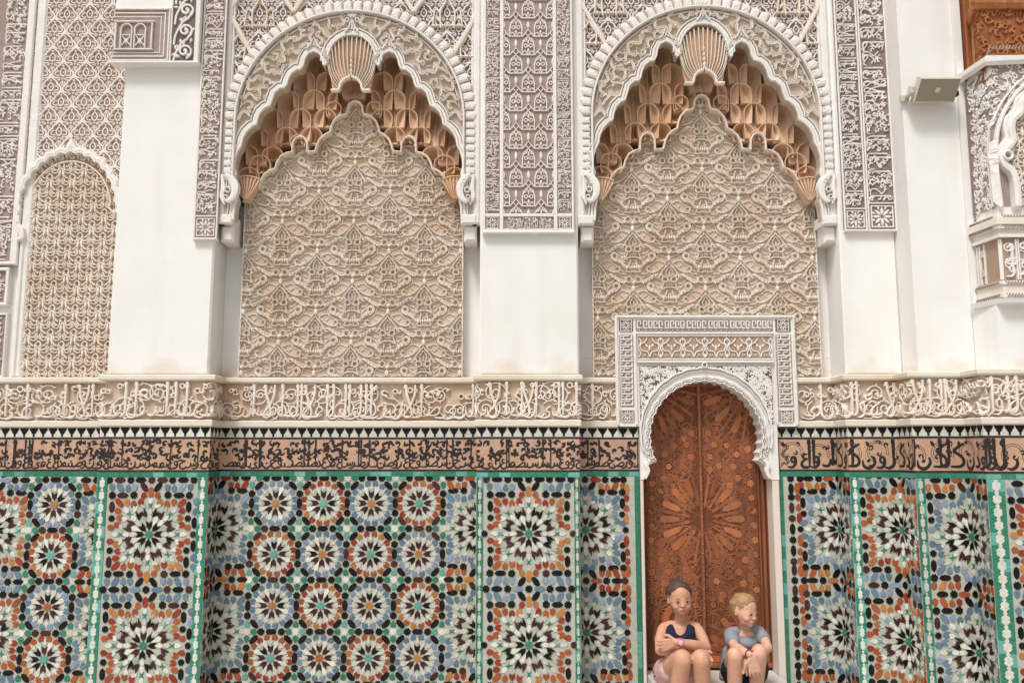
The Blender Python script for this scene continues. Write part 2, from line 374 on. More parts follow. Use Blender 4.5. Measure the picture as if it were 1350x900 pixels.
# ------------------------------------------------------------------ letter strokes
LET = {
 'alif': ([([(-.05,.86),(.0,.97),(.005,.7),(.0,.4),(.0,.10)], [.05,.085,.075,.065,.045])], .14),
 'tall': ([([(-.04,.88),(.0,.98),(.005,.6),(.0,.24),(-.05,.12),(-.16,.08)], [.05,.085,.075,.065,.055,.04])], .2),
 'lam':  ([([(-.05,.88),(.0,.97),(.0,.6),(-.01,.25),(-.10,.10),(-.24,.10),(-.30,.2)], [.05,.085,.07,.065,.06,.055,.04])], .32),
 'lamalif': ([([(-.26,.86),(-.2,.95),(-.16,.7),(-.02,.38),(.04,.16),(-.08,.06),(-.24,.10),(-.2,.2),(.0,.4),(.14,.7),(.16,.96)], [.05,.085,.08,.07,.06,.055,.055,.05,.06,.07,.06])], .46),
 'waw':  ([([(.02,.2),(-.06,.26),(-.05,.38),(.05,.4),(.09,.3),(.07,.14),(-.04,.04),(-.2,.05)], [.05,.05,.05,.055,.065,.065,.06,.03])], .3),
 'ra':   ([([(.04,.36),(.06,.22),(.0,.1),(-.14,.03),(-.28,.06)], [.04,.065,.07,.06,.03])], .3),
 'nun':  ([([(.2,.4),(.22,.22),(.1,.06),(-.06,.03),(-.18,.12),(-.2,.3)], [.04,.06,.07,.07,.06,.03]), ([(-.02,.26),(.03,.3)], [.06,.06])], .46),
 'ha':   ([([(-.2,.4),(-.08,.46),(.08,.42),(.18,.42),(.02,.34),(-.1,.22),(-.08,.08),(.08,.03),(.24,.08)], [.03,.06,.065,.045,.045,.06,.065,.065,.04])], .44),
 'ain':  ([([(.1,.5),(.0,.5),(-.05,.42),(.02,.34),(.12,.34),(-.02,.28),(-.1,.16),(-.04,.05),(.1,.03),(.22,.08)], [.03,.06,.06,.05,.04,.05,.065,.07,.06,.03])], .4),
 'sin':  ([([(.32,.36),(.3,.2),(.22,.18),(.19,.3),(.16,.18),(.08,.17),(.05,.32),(.01,.14),(-.12,.08),(-.24,.12)], [.04,.055,.055,.045,.055,.055,.045,.06,.06,.04])], .58),
 'sad':  ([([(-.28,.26),(-.24,.14),(-.12,.13),(.05,.26),(.18,.34),(.27,.28),(.22,.16),(.04,.12),(-.1,.13)], [.04,.055,.06,.055,.055,.06,.06,.055,.05])], .56),
 'mim':  ([([(.04,.14),(-.04,.18),(-.03,.3),(.06,.32),(.09,.2),(.03,.12),(-.1,.10)], [.05,.055,.055,.055,.055,.055,.04])], .22),
 'kaf':  ([([(.26,.86),(.08,.76),(-.08,.62),(.04,.52),(.2,.38),(.22,.2),(.08,.1),(-.2,.1)], [.04,.06,.07,.06,.06,.065,.06,.04])], .5),
 'dal':  ([([(-.02,.42),(.07,.3),(.08,.16),(-.02,.1),(-.14,.12)], [.045,.06,.065,.06,.035])], .24),
 'he':   ([([(.1,.16),(.0,.1),(-.1,.18),(-.06,.32),(.04,.36),(.12,.26),(.02,.2),(-.08,.1),(-.18,.1)], [.045,.055,.06,.055,.055,.05,.045,.045,.035])], .32),
 'ya':   ([([(.16,.32),(.06,.3),(.0,.22),(.1,.16),(.08,.06),(-.1,.02),(-.34,.06)], [.04,.06,.055,.06,.065,.06,.03])], .5),
 'tooth':([([(.08,.3),(.07,.14),(-.08,.1)], [.05,.06,.045])], .17),
 'dots': ([([(-.04,.56),(.01,.6)], [.055,.055]), ([(.07,.56),(.12,.6)], [.055,.055])], .0),
 'dot':  ([([(0,.52),(.05,.56)], [.06,.06])], .0),
 'fatha':([([(-.06,.58),(.1,.66)], [.03,.045])], .0),
}
def put_letter(R, kind, x, y, s, h, base=0.0, ws=1.0, sx=1.0, hs_=None):
    for P, w in LET[kind][0]:
        Q = [(x+a*s*sx, y+b_*(hs_ or s)) for a, b_ in P]
        R.rib(Q, [q*s*ws for q in w], h*random.uniform(.85, 1.15), base, k=4)
LOWS = ['sin','waw','ra','ha','ain','sad','mim','dal','he','nun','ya','tooth','kaf']

def spiral(R, x, y, r, w, h, turns=1.6, ph=0.0, flip=1, base=0.0, leaves=True):
    P = [(x+r*(1-t*.82)*cos(ph+flip*2*pi*turns*t), y+r*(1-t*.82)*sin(ph+flip*2*pi*turns*t)) for t in np.linspace(0, 1, int(9*turns)+3)]
    R.rib(P, [w*.8, w, w, w*1.2], h, base, k=2)
    R.disk(P[-1][0], P[-1][1], w*1.1, h*1.1, base)
    if leaves:
        for t in (.12, .3, .5):
            i = int(t*len(P)); a = atan2(P[i][1]-y, P[i][0]-x); R.drop(P[i][0], P[i][1], r*.42, r*.22, a+flip*.8, h*1.1, base)

# ------------------------------------------------------------------ stucco frieze (carved inscription above the tiles)
LOWTXT = {14: ['ya','waw','tooth','nun','mim','kaf','ra','ya','ha','he','ra','ha','waw'], 16: ['ya','nun','he','sad','ra','waw','ha','sin','mim','ain','dal','he']}
def frieze(path, labels, verts, name_cat, seed, upath):
    """one thing per face of the wall"""
    random.seed(seed)
    zb, zt = Z['fr_b'], Z['ledge_b']; Hh = zt-zb
    t = thing('stucco_frieze', labels, 'carved frieze', (float(path.p[0][0]), 0, zb))
    mb = MB()
    path.sweep([(-.05, zb), (-.012, zb), (-.012, zt), (-.05, zt)], mb); mb.build('frieze_ground', 'ground_tan', t)
    mb = MB(); path.sweep([(-.05, zt+.001), (.012, zt+.001), (.022, zt+.012), (.022, Z['ledge_t']-.006), (.015, Z['ledge_t']), (-.25, Z['ledge_t']+.004)], mb); mb.build('ledge', 'ledge_plaster', t)
    mb = MB(); path.sweep([(-.05, Z['fil_b']), (.006, Z['fil_b']), (.012, Z['fil_b']+.008), (.012, zb-.008), (.002, zb-.001), (-.05, zb-.001)], mb); mb.build('fillet', 'white_plaster', t)
    R = Rel(); Bk = Rel()
    u0, u1 = path.u[0], path.u[-1]
    x = u0+.04
    while x < u1:
        r = random.uniform(.05, .085)
        spiral(Bk, x, zb+random.choice([.28, .68])*Hh, r, .009, .009, turns=random.uniform(1.2, 1.9), ph=random.uniform(0, 6), flip=random.choice([-1, 1]), base=-.012)
        x += random.uniform(.05, .085)
    vs = sorted(verts); prev = u0+.02
    for (u, kd) in vs:
        put_letter(R, kd, u, zb+.004, Hh*.985, .016, -.012, ws=.95, sx=(.62 if kd in ('lam', 'tall') else .72))
    # low letters between the uprights
    x = u0+.05; k = 0
    while x < u1-.03:
        kd = LOWTXT[seed][k % len(LOWTXT[seed])] if seed in LOWTXT else random.choice(LOWS); k += 1; adv = LET[kd][1]*Hh*.78
        put_letter(R, kd, x+adv*.4, zb+.004, Hh*.82, .015, -.012, ws=1.0, sx=.95, hs_=Hh*.98)
        if random.random() < .45: put_letter(R, random.choice(['dot', 'dots', 'fatha']), x+adv*.4, zb+random.uniform(-.02, .06), Hh*.8, .012, -.012)
        x += adv*1.08+.008
    x = u0+.04
    while x < u1-.12:
        L_ = random.uniform(.07, .14); z_ = zb+Hh*random.uniform(.07, .16); R.rib([(x, z_+.012), (x+L_*.2, z_), (x+L_*.8, z_-.002), (x+L_, z_+.014)], [.006, .014, .015, .008], .015, -.012); x += L_+random.uniform(.02, .08)
    # flower heads and curls in the upper half
    x = u0+.06
    while x < u1-.04:
        yy = zb+Hh*random.uniform(.58, .9); r = random.uniform(.014, .024)
        if random.random() < .5:
            R.ring(x, yy, r*.8, .010, .016, -.012); R.comma(x+r*1.6, yy, r, random.uniform(0, 6), .015, -.012, flip=random.choice([-1, 1]))
        else:
            R.comma(x, yy, r*1.3, random.uniform(0, 6), .015, -.012, flip=random.choice([-1, 1])); R.drop(x, yy, r*2.2, r*1.1, random.uniform(0, 6), .014, -.012)
        x += random.uniform(.05, .11)
    put('scrollwork', clip_rect(Bk.arrays(), u0+.004, u1-.004, zb+.002, zt-.002), 'carved_cream', t, path)
    put('lettering', clip_rect(R.arrays(), u0+.002, u1-.002, zb+.002, zt-.002), 'carved_cream', t, path)
    return t
def U(path, px, y=530):
    """photo x -> u on path (front faces)"""
    best = None
    for i in range(len(path.L)):
        a, b_ = path.p[i], path.p[i+1]
        if abs(b_[0]-a[0]) < 1e-6: continue
        x = at(px, y, a[1])[0]
        if a[0]-.001 <= x <= b_[0]+.001: best = path.u[i]+x-a[0]
    return best
AL = [(9,'alif'),(37,'alif'),(87,'alif'),(112,'lamalif'),(123,'alif'),(166,'tall'),(180,'alif'),(221,'tall'),(232,'alif'),(247,'lam'),
      (335,'alif'),(357,'lamalif'),(373,'alif'),(393,'lam'),(398,'alif'),(410,'lamalif'),(432,'alif'),(440,'tall'),(456,'alif'),(461,'alif'),(476,'lam'),(483,'tall'),(490,'alif'),(542,'lamalif'),(556,'alif'),(624,'lam'),
      (653,'lamalif'),(668,'alif'),(688,'tall'),(697,'lamalif'),(707,'alif'),(737,'lam'),(742,'alif'),(760,'lam'),(781,'alif')]
AR = [(1082,'alif'),(1123,'alif'),(1129,'tall'),(1176,'lamalif'),(1195,'alif'),(1211,'lamalif'),(1226,'lam'),(1241,'alif'),(1246,'tall'),(1255,'lamalif'),(1281,'alif'),(1308,'alif'),(1329,'tall'),(1340,'lam')]
def seg_frieze(full, i, j, label, items, seed):
    p = full.sub(i, j); u_off = full.u[i]; vs = []
    for px, kd in items:
        u = U(p, px)
        if u is not None and u > .03: vs.append((u, kd))
    return frieze(p, label, vs, 'carved frieze', seed, full)
seg_frieze(PLf, 0, 1, 'carved stucco inscription band on the bay under the tall blind arch at far left', AL, 11)
seg_frieze(PLf, 1, 4, 'carved stucco inscription band wrapping the foot of the left white pier', AL, 12)
seg_frieze(PLf, 4, 5, 'long carved stucco inscription band under the left muqarnas niche', AL, 13)
seg_frieze(PLf, 5, 8, 'carved stucco inscription band wrapping the foot of the middle white pier', AL, 14)
seg_frieze(PLf, 8, 9, 'short carved stucco inscription piece between the middle pier and the door surround', AL, 15)
seg_frieze(PRf, 0, 7, 'stepped carved stucco inscription band running from the door surround to the right edge', AR, 16)

# ------------------------------------------------------------------ glazed inscription band with merlon row
def tile_band(full, i, j, label, seed, bold, verts):
    random.seed(seed); p = full.sub(i, j)
    z0, z1 = Z['band_b'], Z['line']; t = thing('inscription_tile_band', label, 'tiled frieze', (float(p.p[0][0]), 0, z0))
    mb = MB(); p.sweep([(-.03, Z['green_t']+.0005), (-.002, Z['green_t']+.0005), (-.002, Z['fil_b']-.001), (-.03, Z['fil_b']-.001)], mb); mb.build('mortar_bed', 'grout', t)
    mb = MB(); p.sweep([(-.012, z1), (.0025, z1), (.0025, z1+.010), (-.012, z1+.010)], mb); p.sweep([(-.012, z0-.010), (.0025, z0-.010), (.0025, z0), (-.012, z0)], mb)
    mb.build('border_line', 'band_ink', t)
    # salmon tiles
    H2 = (z1-z0)/2; first = None
    for s in range(len(p.L)):
        n = max(1, round(p.L[s]/.115)); w = p.L[s]/n
        for a in range(n):
            for r in range(2):
                q = Path([p.p[s]+p.t[s]*(a*w+.0008), p.p[s]+p.t[s]*((a+1)*w-.0008)]); m2 = MB()
                q.sweep([(-.0018, z0+r*H2+.0008), (.0, z0+r*H2+.0008), (.0, z0+(r+1)*H2-.0008), (-.0018, z0+(r+1)*H2-.0008)], m2)
                m2.build('band_tile', 'band_salmon', t)
    # white strip with black merlons
    zm0, zm1 = Z['tri_b'], Z['fil_b']-.001; hm = zm1-zm0
    mb = MB(); p.sweep([(-.0018, zm0+.0015), (.0, zm0+.0015), (.0, zm1), (-.0018, zm1)], mb); mb.build('white_strip', 'tile_white', t)
    for s in range(len(p.L)):
        n = max(1, round(p.L[s]/.0625)); w = p.L[s]/n
        for a in range(n):
            c = (a+.5)*w; R = []
            poly = [(c-.46*w, zm1-.002), (c-.40*w, zm1-hm*.28), (c-.28*w, zm1-hm*.42), (c-.26*w, zm1-hm*.52), (c-.13*w, zm1-hm*.62), (c-.10*w, zm1-hm*.72), (c-.10*w, zm1-hm*.92),
                    (c+.10*w, zm1-hm*.92), (c+.10*w, zm1-hm*.72), (c+.13*w, zm1-hm*.62), (c+.26*w, zm1-hm*.52), (c+.28*w, zm1-hm*.42), (c+.40*w, zm1-hm*.28), (c+.46*w, zm1-.002)]
            q = [p.p[s]+p.t[s]*x+p.n[s]*.0015 for x, _ in poly]; q0 = [p.p[s]+p.t[s]*x for x, _ in poly]; k = len(poly)
            V = [(a_[0], a_[1], poly[i_][1]) for i_, a_ in enumerate(q)]+[(a_[0], a_[1], poly[i_][1]) for i_, a_ in enumerate(q0)]
            mk('merlon_tile', V, [tuple(range(k))]+[(k+i_, k+(i_+1) % k, (i_+1) % k, i_) for i_ in range(k)], 'tile_black', t)
    # lettering
    R = Rel(); u0, u1 = 0.0, p.u[-1]; Hh = z1-z0; h = .0016
    for px, kd in verts:
        u = U(p, px, 600)
        if u is None or u < .02 or u > u1-.015: continue
        if bold: put_letter(R, kd, u, z0+.008, Hh*.95, h, 0, ws=1.5, sx=.8)
        else: R.rib([(u-.004, z1-.02), (u, z1-.008), (u, z0+Hh*.5), (u, z0+.018)], [.005, .015, .0095, .009], h, 0, k=3)
    if bold:
        x = u0+.08
        while x < u1-.06:
            kd = random.choice(['waw', 'ra', 'nun', 'ha', 'ya', 'sin', 'kaf', 'dal', 'ain']); adv = LET[kd][1]*Hh
            put_letter(R, kd, x+adv*.35, z0+.008, Hh*.92, h, 0, ws=1.75); x += adv*.95+.01
        x = u0+.1
        while x < u1-.05:
            cxx, cy = x, z0+Hh*random.uniform(.42, .6)
            for rr in (.055, .068): R.rib([(cxx+rr*cos(a), cy+rr*sin(a)) for a in np.linspace(-.4, 4.2, 14)], .003, h*.7, 0, k=2)
            for q in range(4): R.comma(cxx+random.uniform(-.06, .06), cy+random.uniform(-.05, .07), random.uniform(.012, .02), random.uniform(0, 6), h, 0, w=.011, flip=random.choice([-1, 1]))
            R.drop(cxx-.07, z1-.015, .045, .022, -1.3+random.uniform(-.3, .3), h)
            x += .17
    else:
        x = u0+.03
        while x < u1-.02:          # small script along the foot
            kd = random.choice(LOWS+['sin', 'tooth', 'waw', 'sad']); s_ = Hh*.62; adv = LET[kd][1]*s_
            put_letter(R, kd, x+adv*.4, z0+.006, s_, h, 0, ws=1.5); x += adv*.80+.002
            if random.random() < .35: put_letter(R, 'dots', x, z0-.052+random.uniform(0, .012), s_*.9, h, 0, ws=.8)
        x = u0+.03
        while x < u1-.02:          # black split leaves in the upper two thirds
            for zf in (.84, .60, .42):
                if random.random() < .80:
                    a = random.uniform(0, 6.28); xx = x+random.uniform(-.012, .012); yy = z0+Hh*(zf+random.uniform(-.05, .05)); f = random.choice([-1, 1])
                    R.comma(xx, yy, random.uniform(.016, .024), a, h, 0, turns=random.uniform(.4, .7), w=.019, flip=f)
                    if random.random() < .6: R.drop(xx, yy, random.uniform(.022, .036), .017, a+random.uniform(1, 4), h)
            x += random.uniform(.024, .036)
    if bold or i == 8:             # lobed end frame next to the door
        e = .012 if bold else u1-.012; sg = 1 if bold else -1
        for dd in (0, .012):
            P = [(e+sg*(.005+dd), z1-.012-dd), (e+sg*(.02+dd), z1-.045), (e+sg*(.045+dd), z1-.03-dd), (e+sg*(.05+dd), z1-.055), (e+sg*(.03+dd), z1-.075), (e+sg*(.012+dd), (z0+z1)/2)]
            R.rib(P+[(a_, z0+z1-b_) for a_, b_ in P[-2::-1]], .0045, h, 0, k=4)
        R.rib([(e-sg*.004, z0+.002), (e-sg*.004, z1-.002)], .007, h, 0, smooth=False)
    put('lettering', clip_rect(R.arrays(), .003, u1-.003, z0+.002, z1-.002), 'band_ink', t, p)
    # green tiles under the band
    zg0, zg1 = Z['green_b'], Z['green_t']-.001
    gb = MB(); p.sweep([(-.03, zg0), (-.002, zg0), (-.002, zg1), (-.03, zg1)], gb); gb.build('green_bed', 'grout', t)
    for s in range(len(p.L)):
        n = max(1, round(p.L[s]/(.07 if not bold else .085))); w = p.L[s]/n; a = 0
        for a in range(n):
            q = Path([p.p[s]+p.t[s]*(a*w+.0008), p.p[s]+p.t[s]*((a+1)*w-.0008)]); m2 = MB()
            q.sweep([(-.0018, zg0+.001), (.0012, zg0+.001), (.0012, zg1-.001), (-.0018, zg1-.001)], m2)
            m2.build('edging_tile', random.choice(['tile_green']*5+['tile_turquoise']*2), t)
VL = [(7,''),(18,''),(20,''),(33,''),(38,''),(42,''),(77,''),(143,''),(146,''),(161,''),(197,''),(225,''),(261,''),(323,''),(325,''),(342,''),(344,''),(401,''),(407,''),(416,''),(451,''),(473,''),(476,''),(487,''),(540,''),(562,''),(589,''),(597,''),(621,''),(668,''),(671,''),(716,''),(726,''),(775,''),(790,'')]
VR = [(1067,'alif'),(1073,'alif'),(1098,'alif'),(1124,'tall'),(1150,'dal'),(1178,'alif'),(1205,'alif'),(1240,'alif'),(1251,'lam'),(1283,'alif'),(1300,'alif'),(1305,'lam'),(1311,'alif'),(1324,'lam')]
tile_band(PL, 0, 1, 'black lettered salmon tile band with merlon row, far left bay', 21, False, VL)
tile_band(PL, 1, 4, 'black lettered salmon tile band wrapping the left pier', 22, False, VL)
tile_band(PL, 4, 5, 'long black lettered salmon tile band between the two piers', 23, False, VL)
tile_band(PL, 5, 8, 'black lettered salmon tile band wrapping the middle pier', 24, False, VL)
tile_band(PL, 8, 9, 'short black lettered salmon tile band ending left of the door', 25, False, VL)
tile_band(PR, 0, 7, 'stepped salmon tile band with bold black script right of the door', 26, True, VR)

# ------------------------------------------------------------------ zellige
PXM = 1/201.6
KZ = 1/208.0
def star(n, r, q, ph=0.0): return [((r if i % 2 == 0 else q)*cos(ph+pi*i/n), (r if i % 2 == 0 else q)*sin(ph+pi*i/n)) for i in range(2*n)]
u_ = PXM
SH = {
 'octagram': star(8, 4.9*u_, 3.7*u_, pi/8),
 'octagram_small': star(8, 4.3*u_, 3.3*u_, pi/8),
 'star_centre': star(8, 5.0*u_, 4.0*u_),
 'lozenge': [(a*u_, b_*u_) for a, b_ in [(-7.0,0),(-4.6,2.7),(0,3.5),(4.6,2.7),(7.0,0),(4.6,-2.7),(0,-3.5),(-4.6,-2.7)]],
 'lozenge_long': [(a*u_, b_*u_) for a, b_ in [(-7.4,0),(-4.8,3.0),(4.8,3.0),(7.4,0),(4.8,-3.0),(-4.8,-3.0)]],
 # arrow: point at -x (towards the centre), notch at +x
 'arrow': [(a*u_, b_*u_) for a, b_ in [(-5.2,0),(-1.2,2.9),(5.0,3.5),(2.2,0),(5.0,-3.5),(-1.2,-2.9)]],
 'arrow_small': [(a*u_, b_*u_) for a, b_ in [(-4.3,0),(-.6,2.3),(4.4,3.1),(1.2,0),(4.4,-3.1),(-.6,-2.3)]],
 # shield: notch towards the centre, point outwards
 'shield': [(a*u_, b_*u_) for a, b_ in [(-3.6,3.0),(-1.6,0),(-3.6,-3.0),(.8,-3.7),(3.4,-2.2),(4.8,0),(3.4,2.2),(.8,3.7)]],
 'petal': [(a*u_, b_*u_) for a, b_ in [(-4.6,0),(-1.5,3.0),(2.6,3.5),(4.6,0),(2.6,-3.5),(-1.5,-3.0)]],
 'white_petal': [(a*u_, b_*u_) for a, b_ in [(-8.4,0),(-1,2.3),(4.5,3.6),(8.4,0),(4.5,-3.6),(-1,-2.3)]],
 'white_kite': [(a*u_, b_*u_) for a, b_ in [(-5.6,0),(-.5,3.6),(4.4,3.2),(6.2,0),(4.4,-3.2),(-.5,-3.6)]],
 'hourglass': [(a*u_, b_*u_) for a, b_ in [(-2.6,2.2),(0,.9),(2.6,2.2),(1.4,0),(2.6,-2.2),(0,-.9),(-2.6,-2.2),(-1.4,0)]],
}
SH = {k: [(a*g, b_*g) for a, b_ in v] for k, v in SH.items() for g in ({'white_petal':.92,'white_kite':.82,'arrow':1.12,'arrow_small':1.42,'shield':1.08,'petal':1.08,'hourglass':1.3,'star_centre':1.05}.get(k, 1.06),)}
def area(P): return abs(sum(P[i][0]*P[(i+1) % len(P)][1]-P[(i+1) % len(P)][0]*P[i][1] for i in range(len(P))))/2
AREA = {k: area(v) for k, v in SH.items()}
ORG = ['tile_orange']*5+['tile_red']*2+['tile_ochre']*2
BLU = ['tile_blue']*5+['tile_sky']*2
GRN = ['tile_green']*3+['tile_turquoise']
BLK = ['tile_black']*7+['tile_umber']
UMB = ['tile_umber']*3+['tile_black']
WHT = ['tile_white']
rc = random.choice
def rosette(T, cx, cz, ring, centre):
    T.append(('star_centre', cx, cz, 0, centre))
    for k in range(8):
        a = k*pi/4
        T.append(('arrow', cx+11.2*u_*cos(a), cz+11.2*u_*sin(a), a, rc(UMB)))
        T.append(('white_kite', cx+20.6*u_*cos(a), cz+20.6*u_*sin(a), a, 'tile_white'))
        a += pi/8; T.append(('white_petal', cx+16.2*u_*cos(a), cz+16.2*u_*sin(a), a, 'tile_white'))
    for k in range(16):
        a = k*pi/8+pi/16; T.append(('shield', cx+25.2*u_*cos(a), cz+25.2*u_*sin(a), a, rc(ring)))
PXX, PZZ = 62.6*PXM, 66.9*KZ
def pattern_small(T, x0, z0, nx0, nx1, nz0, nz1, par=0):
    for i in range(nx0, nx1+1):
        for j in range(nz0, nz1+1):
            cx, cz = x0+i*PXX, z0-j*PZZ
            o = (i+j+par) % 2 == 0
            rosette(T, cx, cz, BLU if o else ORG, rc(['tile_orange', 'tile_ochre']) if o else 'tile_turquoise')
            T.append(('lozenge', cx+PXX/2, cz, pi/2, rc(BLK))); T.append(('lozenge', cx, cz-PZZ/2, 0, rc(BLK)))
            gx, gz = cx+PXX/2, cz-PZZ/2
            T.append(('octagram', gx, gz, 0, 'tile_white'))
            for k in range(4):
                a = k*pi/2; T.append(('petal', gx+9.4*u_*cos(a), gz+9.4*u_*sin(a), a+pi, rc(GRN)))
                T.append(('octagram', gx+(18.2 if k % 2 == 0 else 0)*u_*cos(a), gz+(20 if k % 2 else 0)*u_*sin(a), 0, rc(BLK)))
                a += pi/4; T.append(('lozenge', gx+13.0*u_*cos(a), gz+13.6*u_*sin(a), a+pi/2, rc(BLK)))
HL = 139*KZ
def pattern_large(T, x0, z0, n0, n1, ring, border, HL=139*KZ, drop=99, outer=False, xs=1.0):
    """tall panel: great star every HL, border rows of lozenges and octagrams; coordinates in photo px about the star"""
    for j in range(n0, n1+1):
        cz = z0-j*HL
        def P(sh, a, b_, rot, m):
            if abs(a) > drop: return
            kz = u_*.985 if abs(b_) < 52 else HL/139
            T.append((sh, x0+a*u_*(xs if abs(a) > 50 else 1), cz+b_*kz, rot, m))
        P('star_centre', 0, 0, 0, 'tile_green')
        for k in range(8):
            a = k*pi/4
            P('arrow', 11.2*cos(a), 11.2*sin(a), a, rc(BLK)); P('hourglass', 35.4*cos(a), 35.4*sin(a), a, rc(GRN))
            P('white_kite', 19.6*cos(a), 19.6*sin(a), a, 'tile_white'); P('white_kite', 29.6*cos(a), 29.6*sin(a), a+pi, 'tile_white')
            P('white_petal', 17*cos(a+pi/8), 17*sin(a+pi/8), a+pi/8, rc(['tile_white', 'tile_white', 'tile_celadon']))
            P('white_kite', 43.5*cos(a), 43.5*sin(a), a+pi, 'tile_white')
            for s in (-1, 1):
                P('white_kite', 37.0*cos(a+s*.24), 37.0*sin(a+s*.24), a+s*.9, rc(['tile_white', 'tile_celadon']))
                b2 = a+s*pi/16*1.05; P('arrow_small', 27*cos(a+s*.26), 27*sin(a+s*.26), a+s*.26+s*.5, rc(UMB))
        for q in range(4):
            r = q*pi/2; c_, s_ = cos(r), sin(r)
            def Q(sh, a, b_, rot, m): P(sh, a*c_-b_*s_, a*s_+b_*c_, rot+r, m)
            for s in (-1, 1):
                Q('shield', s*12, 40, pi/2-s*.25, rc(ring)); Q('shield', s*21, 37.6, pi/2, rc(ring)); Q('petal', s*29.5, 40, pi/2-s*.2, rc(ring))
                if q % 2 == 0:
                    Q('petal', s*9, 48.2, pi/2+s*.5, rc(ring)); Q('octagram', s*21.5, 49.4, 0, rc(BLK)); Q('lozenge', s*35.5, 49, 0, rc(BLK))
                else:
                    Q('petal', s*8.6, 47.8, pi/2, rc(ring)); Q('octagram_small', s*20, 48, 0, rc(BLK)); Q('lozenge', s*34.5, 48.4, 0, rc(BLK))
            Q('lozenge', 39.7, 39.2, pi/4, rc(ring))
            if q % 2 == 0: Q('lozenge', 0, 53.6, pi/2, rc(ring))
        for s in (-1, 1):
            for v in (-1, 1):
                P('octagram', s*48.6, v*49, 0, rc(BLK))
                P('lozenge', s*8.8, v*60.5, pi/2+s*v*-.65, rc(BLK)); P('petal', s*20.6, v*59.5, pi/2, rc(border)); P('petal', s*29, v*59, -pi/2, rc(border))
                P('lozenge', s*39, v*59.6, (pi/2-s*v*.55), rc(border)); P('petal', s*49.5, v*60, pi/2, rc(border))
                P('lozenge', s*58, v*56.5, pi/2, rc(border)); P('petal', s*57.4, v*41, pi/2, rc(border)); P('petal', s*57.2, v*28.5, -pi/2, rc(border))
                P('lozenge', s*56.4, v*14.4, pi/2, rc(border if outer else BLK))
            P('octagram_small', s*55.6, 0, 0, rc(BLK))
            if outer:
                for k in range(-5, 6):
                    P('octagram' if k % 2 else 'lozenge', s*66.5, k*13.9, pi/2 if k % 2 == 0 else 0, rc(BLK))
        for v in ((1, -1) if j == n0 else (-1,)):
            for k, a in enumerate((0, 13.8, 26.4, 40, 53.5)):
                for s in ((1,) if a == 0 else (-1, 1)):
                    if k % 2 == 0: P('octagram', s*a, v*69.5, 0, rc(BLK))
                    else: P('lozenge', s*a, v*69.5, 0, rc(border if (k == 1 and v == -1) else BLK))

def edge_strip(T, x0, x1, z0, z1, w):
    """green | white lozenge chain | green vertical strip"""
    n = int((z1-z0)/.075)+1; cx = (x0+x1)/2; gw = (x1-x0)*.25
    for i in range(n):
        a = z1-i*.075; b_ = max(z0, a-.0735)
        if a-b_ < .01: continue
        m = rc(GRN)
        for (p, q) in ((x0+.001, cx-.0004), (cx+.0004, x1-.001)): T.append(([(p, b_), (q, b_), (q, a), (p, a)], None, None, 0, rc(GRN)))
        hw = (x1-x0)*.27; h = .0375
        cz = (a+b_)/2
        T.append(([(cx, cz+.029), (cx-hw*.55, cz+.024), (cx-hw*1.0, cz+.012), (cx-hw*.8, cz), (cx-hw*1.0, cz-.012), (cx-hw*.55, cz-.024), (cx, cz-.029), (cx+hw*.55, cz-.024), (cx+hw*1.0, cz-.012), (cx+hw*.8, cz), (cx+hw*1.0, cz+.012), (cx+hw*.55, cz+.024)], None, None, 0, 'tile_white'))
        T.append(([(cx+.5*hw*x_, a+.65*hw*y_-.001) for x_, y_ in star(6, 1, .75)], None, None, 0, 'tile_white'))
MESH = {}
def piece_mesh(sh, m):
    if (sh, m) in MESH: return MESH[(sh, m)]
    b_ = MB(); b_.prism(SH[sh], -.0022, .0, b=.0007)
    me = bpy.data.meshes.new(sh); me.from_pydata(b_.V, [], b_.F); me.materials.append(MAT[m]); MESH[(sh, m)] = me
    return me
